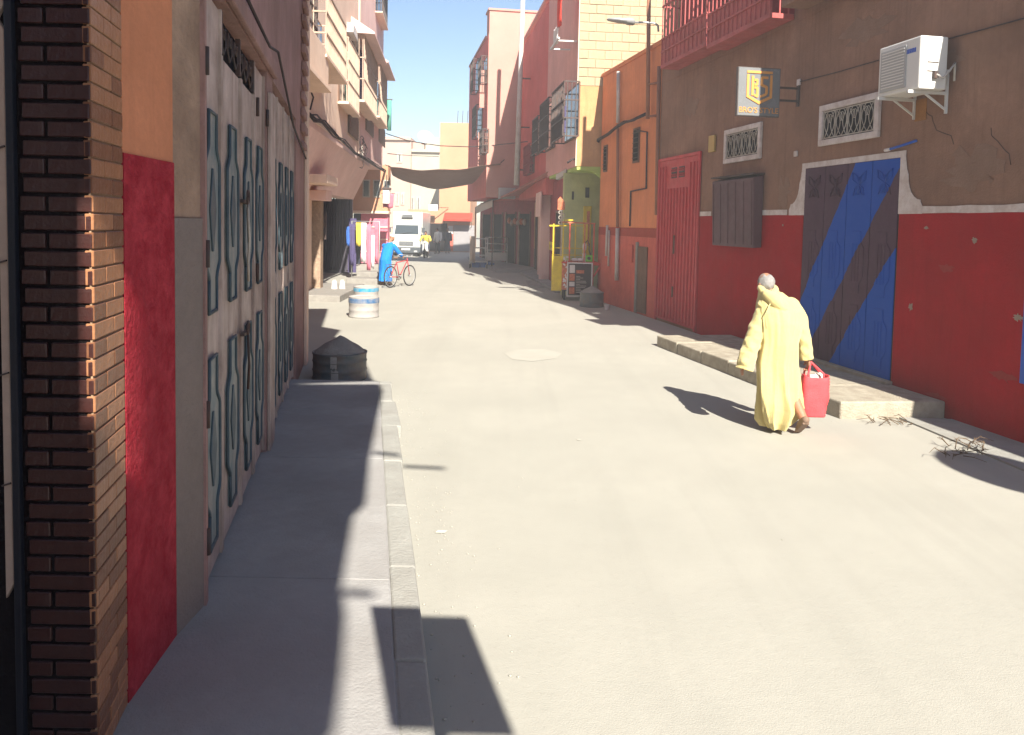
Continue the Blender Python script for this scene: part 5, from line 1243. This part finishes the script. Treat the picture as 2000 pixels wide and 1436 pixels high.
def hand(mb, w, d, side, curl=.5, s=1.0):
    """hand from wrist w pointing along d (down), palm, four unequal bent fingers and a thumb"""
    w = Vector(w); d = Vector(d).normalized(); fw = Vector((0,1,0)); fw = (fw - d*fw.dot(d)).normalized(); sx = d.cross(fw)
    pc = w + d*.05*s
    rot = Matrix((sx, fw, d)).transposed()
    mb.ell(pc, (.017*s,.042*s,.055*s), 12, 8, rot)
    for k,L in enumerate((.062,.074,.078,.066)):
        b = w + d*.088*s + fw*(-.030+.020*k)*s; c = b + d*L*.5*s + sx*side*.006; e = c + (d*(1-curl)+sx*side*curl)*L*.5*s
        mb.limb([b - d*.03, b, c, e], [.0095*s,.0095*s,.009*s,.0075*s], 8, 3)
    b = w + d*.03*s + fw*.035*s; mb.limb([w+d*.02*s, b, b+d*.03*s+fw*.018*s+sx*side*.012, b+d*.055*s+fw*.016*s+sx*side*.02], [.012*s,.0115*s,.0105*s,.009*s], 8, 3)
def head(mb, c, tilt, turn, s=1.0):
    """skull, jaw, brow, nose, lips, ears; local +y is the face"""
    rot = Matrix.Rotation(turn,3,'Z') @ Matrix.Rotation(tilt,3,'X'); c = Vector(c)
    P = lambda x,y,z: c + rot @ Vector((x*s,y*s,z*s))
    mb.ell(P(0,-.01,.02), (.076*s,.096*s,.098*s), 20, 14, rot)
    mb.ell(P(0,.03,-.045), (.058*s,.062*s,.072*s), 16, 12, rot); mb.ell(P(0,.062,-.092), (.032*s,.03*s,.026*s), 12, 8, rot)
    mb.limb([P(0,.088,.018),P(0,.106,-.014),P(0,.110,-.03)], [.010*s,.013*s,.016*s], 10, 3)
    mb.limb([P(-.035,.086,.028),P(0,.094,.03),P(.035,.086,.028)], [.010*s,.011*s,.010*s], 8, 3)
    mb.limb([P(-.022,.088,-.062),P(0,.094,-.06),P(.022,.088,-.062)], [.007*s,.008*s,.007*s], 8, 3)
    mb.limb([P(-.02,.086,-.074),P(0,.091,-.075),P(.02,.086,-.074)], [.007*s,.008*s,.007*s], 8, 3)
    for q in (-1,1):
        mb.ell(P(q*.036,.070,.002), (.015*s,.012*s,.010*s), 8, 6, rot); mb.ell(P(q*.05,.06,-.03), (.02*s,.022*s,.022*s), 8, 6, rot)
        mb.ell(P(q*.080,-.004,-.012), (.010*s,.022*s,.034*s), 10, 8, rot)
    return P, rot
def foot(mb, heel, toe, s=1.0):
    h, t = Vector(heel), Vector(toe); m_ = h.lerp(t,.5)
    mb.limb([h, m_+Vector((0,0,.02)), t], [.04*s,.042*s,.03*s], 12, 4)

# --- old man in a pale yellow djellaba, walking away, head bowed
MX, MY = 2.85, 8.25
man = thing('person', 'elderly person in a pale yellow hooded robe walking away with a red bag', 'person', (MX,MY,0), R(2))
S_ = 188.0
px_ = lambda x: (x-1530)/S_
pz_ = lambda y: CH-(y-446.5)/S_
bd = MB()
Ph, rot_h = head(bd, (px_(1504), .195, pz_(558)), R(-20), R(16))
bd.limb([(px_(1517),.10,1.36),(px_(1510),.16,1.45),(px_(1504),.21,1.53)], [.075,.058,.056], 14)
bd.limb([(px_(1522),.02,.88),(px_(1522),.04,1.05),(px_(1522),.08,1.25),(px_(1520),.11,1.36)], [.14,.135,.15,.10], 18)
bd.limb([(-.17,.10,1.33),(-.30,.03,1.05),(-.395,-.02,.77)], [.055,.042,.03], 12)
hand(bd, (-.40,-.02,.75), (-.25,.05,-.9), 1, .3)
bd.limb([(.14,.10,1.33),(.22,.05,1.05),(.285,.03,.79)], [.055,.042,.03], 12)
hand(bd, (.288,.03,.785), (.03,.02,-1), -1, .85)
bd.limb([(-.1,.02,.9),(-.08,.17,.5),(-.06,.18,.12)], [.085,.06,.042], 14); bd.limb([(.05,.02,.9),(.10,.02,.5),(.19,-.16,.17)], [.085,.06,.042], 14)
baked('body', bd, .0065, K['skin'], man, 2, .5)
rb = MB()
rings = [(.045,px_(1499),px_(1550),.02,.17),(.12,px_(1489),px_(1562),.02,.20),(.25,px_(1484),px_(1573),.02,.205),(.45,px_(1482),px_(1567),.02,.18),
         (.72,px_(1480),px_(1561),.02,.165),(.95,px_(1486),px_(1561),.02,.16),(1.15,px_(1482),px_(1572),.045,.17),(1.27,px_(1479),px_(1572),.07,.165),(1.345,px_(1481),px_(1562),.09,.15),(1.41,px_(1485),px_(1547),.115,.13),(1.465,px_(1487),px_(1534),.14,.105)]
rr_ = robe_rings(rings, 1.0, 96, .6)
rr_ = [[(x, y, z + (max(0, x+.02)*.22*max(0,(.35-z)/.35))) for x,y,z in rg] for rg in rr_]
rb.loft(rr_)
def sleeve(pts, rads, seed):
    P_ = MB(); P_.limb(pts, rads, 20, 8, True)
    v = []
    for i,(x,y,z) in enumerate(P_.v): 
        f = .024*noise.noise(Vector((x*9, y*9, z*13+x*8+seed)))+.008*noise.noise(Vector((x*24, y*24, z*22))); v.append((x+f,y+f*.8,z))
    rb.add(v, P_.f, True)
sleeve([(-.17,.09,1.32),(-.225,.06,1.20),(-.30,.02,1.0),(-.365,-.01,.82),(-.41,-.03,.66)], [.08,.085,.085,.09,.095], 0)
sleeve([(.10,.09,1.33),(.175,.07,1.22),(.22,.05,1.02),(.25,.04,.90),(.275,.035,.765)], [.09,.09,.085,.078,.07], 2)
# collar roll and hood lying on the back
cc = Vector((px_(1507),.16,1.485))
for k in range(1):
    rgp = [cc+Vector((.082*math.cos(t), .085*math.sin(t)+.02*math.cos(t), -.035*math.sin(t)*-1 + .012*math.cos(2*t))) for t in [i*2*PI/18 for i in range(19)]]
    rb.tube(rgp, .037, 10, False)
rb.limb([(px_(1496),.03,1.45),(px_(1508),-.02,1.39),(px_(1524),-.05,1.31)], [.05,.075,.05], 14)
baked('robe', rb, .007, K['robe_yellow'], man, 1, .5)
# hood seam and side seams as raised cords
MB().tube([(px_(1497),-.07,1.36),(px_(1487),-.085,1.25),(px_(1489),-.10,1.1)], .006, 5).build('seam', K['robe_yellow'], man)
hr = MB().ell(Ph(0,-.016,.012), (.0825,.100,.098), 28, 20, rot_h)
keep = []
inv = rot_h.transposed(); c0 = Ph(0,0,0)
for f in hr.f:
    q = inv @ (sum((Vector(hr.v[i]) for i in f), Vector())/len(f) - c0)
    if q.y < .04 and q.z > -.088 and not (q.z > .052 and -.08 < q.y and q.x > -.035): keep.append(f)
hr.v = [tuple(Vector(p)+ (Vector(p)-c0).normalized()*.010*noise.noise(Vector(p)*38)) for p in hr.v]; hr.f = keep; hr.sm = [True]*len(keep)
ho = hr.build('hair', K['hair_grey'], man); s_ = ho.modifiers.new('s','SOLIDIFY'); s_.thickness = .008
sh_ = MB(); foot(sh_, (.185,-.22,.185), (.175,-.06,.045)); sh_.bar((.185,-.235,.15),(.175,-.05,.015),.075,.02); baked('shoe', sh_, .008, K['leather'], man, 2)
sh_ = MB(); foot(sh_, (-.06,.17,.045), (-.07,.35,.035)); baked('shoe', sh_, .008, K['leather'], man, 2)
# --- red bag
bgx = MX+.36
bag = thing('shopping_bag', 'red woven shopping bag hanging from the hand of the person in yellow', 'bag', (bgx, MY+.03, .17))
bl = MB(); rg = []
for k in range(30):
    t = k/29; z = .43*t; w = .112+.028*math.sin(t*PI*.8)+.006*math.sin(k*PI); d_ = .07+.02*math.sin(t*PI*.9); w += .006*(k%2); d_ += .006*(k%2)
    e = .5
    rg.append([(math.copysign(abs(math.cos(a))**e, math.cos(a))*w + (.012 if t > .5 else 0)*(t-.5), math.copysign(abs(math.sin(a))**e, math.sin(a))*d_, z + .012*math.cos(2*a)*t) for a in [2*PI*j/32 for j in range(32)]])
rg = [[(x*(1+.09*noise.noise(Vector((x*9,y*9,z*7)))), y*(1+.2*noise.noise(Vector((x*8,y*8+3,z*8)))), z) for x,y,z in q_] for q_ in rg]; bl.loft(rg, caps=False); bl.add(rg[0], [tuple(range(31,-1,-1))]); o = bl.build('bag_body', K['bag_red'], bag); s_ = o.modifiers.new('s','SOLIDIFY'); s_.thickness = .006
for y in (-.06,.06): MB().tube([(-.09,y,.38),(-.09,y,.46),(-.06,y*.3+.0,.545),(-.045,0,.575),(-.02,y*.3,.545),(.07,y,.46),(.075,y,.38)], .011, 8).build('handle', K['bag_red'], bag)
nw = thing('newspaper', 'folded printed papers sticking out of the red bag', 'newspaper', (bgx+.01, MY+.03, .5))
for k in range(4): 
    o = MB().box(-.07+.02*k,.05+.015*k,-.004,.004,0,.10+.012*k).build('sheet', K['paper'], nw); o.location = (-.02+.012*k, -.03+.02*k, 0); o.rotation_euler = (R(-12+7*k), R(8*k-10), R(20*k-20))
    for j in range(3): MB().box(-.05+.02*k,.03+.01*k,-.0055,-.0042,.03+.022*j,.036+.022*j).build('print_line', K['cable'], o)

# --- other figures: robe or trousers, same builder, small in the picture
def figure(label, loc, rz, top, legs, lean=0.0, arms=None, robe=False, cap=None, group=None, hair='cable', seat=0.0):
    t = thing('person', label, 'person', loc, rz, group); b = MB()
    sh = Vector((0, lean*.75, 1.42-.12*lean-seat)); hp = Vector((0,0,.90-seat)); hd_ = sh + Vector((0,.06+lean*.28,.20-.05*lean))
    P_, rt = head(b, hd_, R(-10-25*lean), 0, .95)
    b.limb([sh+Vector((0,-.02,-.03)), sh+Vector((0,.02,.08)), hd_+Vector((0,-.02,-.05))], [.06,.052,.05], 10, 3)
    b.limb([hp, hp.lerp(sh,.5), sh+Vector((0,0,-.08))], [.12,.125,.12], 12, 3)
    arms = arms or (((-.22,0,1.38),(-.27,.02,1.1),(-.25,.1,.86)), ((.22,0,1.38),(.27,.02,1.1),(.25,.1,.86)))
    for i,a in enumerate(arms):
        b.limb(a, [.05,.04,.028], 10, 3); d_ = (Vector(a[2])-Vector(a[1])); hand(b, a[2], d_, 1 if i == 0 else -1, .5)
    lg = legs
    for a in lg: b.limb(a[:3], [.08,.058,.042], 10, 3); foot(b, a[2], a[3])
    baked('body', b, .012, K['skin'], t, 2)
    c = MB()
    if robe:
        c.loft(robe_rings([(.14,-.24,.24,.02,.19),(.4,-.23,.23,.03,.19),(.85,-.20,.20,.05*lean+.0,.17),(1.15,-.20,.20,lean*.35,.16),(1.32,-.20,.20,lean*.6,.14),(1.40-.12*lean+.02,-.13,.13,lean*.75,.10),(1.47-.12*lean,-.07,.07,lean*.8+.02,.07)], .8, 64, 1.3))
    else:
        c.limb([hp+Vector((0,0,-.05)), hp.lerp(sh,.5), sh+Vector((0,0,-.05))], [.16,.165,.15], 14, 4)
    for a in arms: c.limb([a[0], a[1], Vector(a[1]).lerp(Vector(a[2]),.85)], [.085,.075,.065] if robe else [.07,.06,.05], 10, 4)
    baked('robe' if robe else 'shirt', c, .014, K[top], t, 3)
    if not robe:
        tr_ = MB()
        for a in lg: tr_.limb([a[0],a[1],Vector(a[1]).lerp(Vector(a[2]),.92)], [.10,.08,.065], 10, 4)
        baked('trousers', tr_, .014, K['cloth_dark'], t, 2)
    hh = MB().ell(P_(0,-.015,.03), (.079,.098,.092), 14, 10, rt)
    hh.f = [f for f in hh.f if (rt.transposed() @ (sum((Vector(hh.v[i]) for i in f), Vector())/len(f)-P_(0,0,0))).z > (.035 if cap else -.02) or (rt.transposed() @ (sum((Vector(hh.v[i]) for i in f), Vector())/len(f)-P_(0,0,0))).y < -.03 and not cap]; hh.sm = [True]*len(hh.f)
    o = hh.build('cap' if cap else 'hair', K[cap or hair], t); s_ = o.modifiers.new('s','SOLIDIFY'); s_.thickness = .012
    sh2 = MB()
    for a in lg: foot(sh2, a[2]+Vector((0,-.01,-.005)) if isinstance(a[2],Vector) else Vector(a[2])+Vector((0,-.01,-.005)), a[3], 1.12)
    baked('shoes', sh2, .012, K['leather'], t, 2)
    return t
stand = lambda dx=0: (((-.09,0,.9),(-.1,.03,.5),(-.11,-.02,.07),(-.12,.15,.035)), ((.09,0,.9),(.1,.05,.5),(.11,.04,.07),(.12,.2,.035)))
BX, BY = AT(752,553,26.2).x, 26.2
figure('person in a long bright blue robe and pale cap leaning over a bicycle', (BX,BY,0), R(-28), 'robe_blue', stand(), .30,
       (((-.2,.2,1.30),(-.22,.34,1.10),(-.16,.52,.98)), ((.2,.2,1.30),(.26,.36,1.10),(.28,.54,.98))), True, 'cloth_white')
# --- bicycle
bk = thing('bicycle', 'old red framed bicycle held by the person in blue', 'bicycle', (AT(783,560,25.6).x-.05, 25.75, 0), R(62))
def torus(r, t, n=36, k=6): return [(r*math.cos(2*PI*i/n), 0, r*math.sin(2*PI*i/n)) for i in range(n+1)]
for nm, x in (('rear_wheel',-.52),('front_wheel',.52)):
    w = MB().tube(torus(.33,.02), .020, 6, False).build('wheel', K['rubber'], bk); w.location = (x,0,.35)
    MB().tube(torus(.305,.01), .010, 5, False).build('rim', K['grey_metal'], w)
    sp_ = MB(); [sp_.tube([(0,0,0),(.3*math.cos(a),0,.3*math.sin(a))], .0025, 3) for a in [2*PI*i/16 for i in range(16)]]; sp_.build('spokes', K['grey_metal'], w)
    MB().tube([(0,-.05,0),(0,.05,0)], .025, 8).build('hub', K['grey_metal'], w)
fm = MB(); H_ = (.40,0,.86); S2 = (-.20,0,.80); B2 = (-.05,0,.32)
for a,b in ((H_,S2),(H_,B2),(S2,B2),(S2,(-.52,0,.35)),(B2,(-.52,0,.35)),((.38,0,.93),(.52,0,.35))): fm.tube([a,b], .017, 6)
fm.build('frame', K['bike_red'], bk)
MB().tube([(.36,0,.95),(.37,0,1.02)], .016, 6).build('stem', K['grey_metal'], bk)
MB().tube([(.22,-.27,1.0),(.34,-.25,1.04),(.38,-.1,1.02),(.38,.1,1.02),(.34,.25,1.04),(.22,.27,1.0)], .014, 6).build('handlebar', K['grey_metal'], bk)
MB().tube([S2,(-.23,0,.93)], .014, 6).build('seat_post', K['grey_metal'], bk)
sd_ = MB().ell((-.25,0,.95), (.13,.075,.03), 14, 8).build('saddle', K['leather'], bk)
MB().tube([(-.05,-.05,.32),(-.05,.05,.32)], .06, 12).build('crank', K['grey_metal'], bk)
for s_ in (-1,1): MB().bar((-.05+s_*.12,s_*.08,.32-s_*.1),(-.05+s_*.12,s_*.16,.32-s_*.1),.05,.02).build('pedal', K['rubber'], bk)
rk = MB(); [rk.tube([(-.25,y,.74),(-.68,y,.74)], .008, 5) for y in (-.06,0,.06)]; rk.tube([(-.66,-.06,.74),(-.52,-.06,.36)], .008, 5); rk.tube([(-.66,.06,.74),(-.52,.06,.36)], .008, 5); rk.build('rack', K['iron'], bk)
# --- rider on a small motorcycle, and two people before the dark shop
mx_, my_ = AT(832,500,47.0).x, 47.0
figure('person in a yellow top riding a pale motorcycle beside the truck', (mx_,my_,0), R(178), 'cloth_yellow',
       (((-.1,0,.78),(-.2,.38,.72),(-.2,.25,.33),(-.2,.42,.29)), ((.1,0,.78),(.2,.38,.72),(.2,.25,.33),(.2,.42,.29))), .18, (((-.2,.12,1.26),(-.3,.3,1.05),(-.28,.5,1.0)), ((.2,.12,1.26),(.3,.3,1.05),(.28,.5,1.0))), False, None, None, 'cable', .12)
mc = thing('motorcycle', 'small pale motorcycle facing the viewer beside the truck', 'motorcycle', (mx_,my_,0), R(178))
for y in (-.55,.62):
    w = MB().lathe([(.1,-.04),(.24,-.05),(.28,-.03),(.28,.03),(.24,.05),(.1,.04)], n=20).build('wheel', K['rubber'], mc); w.location = (0,y,.28); w.rotation_euler = (0,R(90),0)
MB().loft([[(x*w_,y,zc_2+z*h_) for x,z in ((-1,-1),(1,-1),(1,1),(-1,1))] for y,w_,zc_2,h_ in ((-.7,.06,.66,.06),(-.3,.12,.58,.16),(.1,.10,.5,.14),(.3,.08,.55,.12))], smooth=False).build('body_shell', K['white_metal'], mc, .03)
MB().loft([[(x*w_,y,zc_2+z*h_) for x,z in ((-1,-1),(1,-1),(1,1),(-1,1))] for y,w_,zc_2,h_ in ((.35,.20,.62,.26),(.44,.16,.66,.3),(.5,.05,.68,.26))], smooth=False).build('leg_shield', K['white_metal'], mc, .03)
box('seat', K['rubber'], mc, -.12,.12,-.55,.08,.70,.77,.03); MB().tube([(-.32,.40,1.0),(0,.46,1.02),(.32,.40,1.0)], .018, 6).build('handlebar', K['iron'], mc)
MB().tube([(0,.46,1.0),(0,.62,.28)], .03, 6).build('fork', K['iron'], mc); MB().ell((0,.5,.93), (.09,.06,.08), 12, 8).build('headlight', K['ac_white'], mc)
p = AT(855,497,53); figure('person in pale clothes standing before the dark shop, left of the darker figure', (p.x,53,0), R(150), 'cloth_white', stand(), .05, None, False, None, None)
p = AT(873,497,54); figure('person in dark clothes standing before the dark shop', (p.x,54,0), R(200), 'cloth_dark', stand(), .05, None, True, None, None)
# ---------------------------------------------------------------- the dusty air of the street
hz = MB().box(-49, 49, -25, 113, -1, 14.6).build('haze', None); stuff(hz)
hm = bpy.data.materials.new('haze'); hm.use_nodes = True; hn = hm.node_tree.nodes; hn.clear()
ho_ = hn.new('ShaderNodeOutputMaterial'); pv = hn.new('ShaderNodeVolumePrincipled'); hm.node_tree.links.new(pv.outputs[0], ho_.inputs['Volume'])
pv.inputs['Color'].default_value = (.93,.94,.96,1); pv.inputs['Density'].default_value = .0034; pv.inputs['Anisotropy'].default_value = .0
hz.data.materials.append(hm)
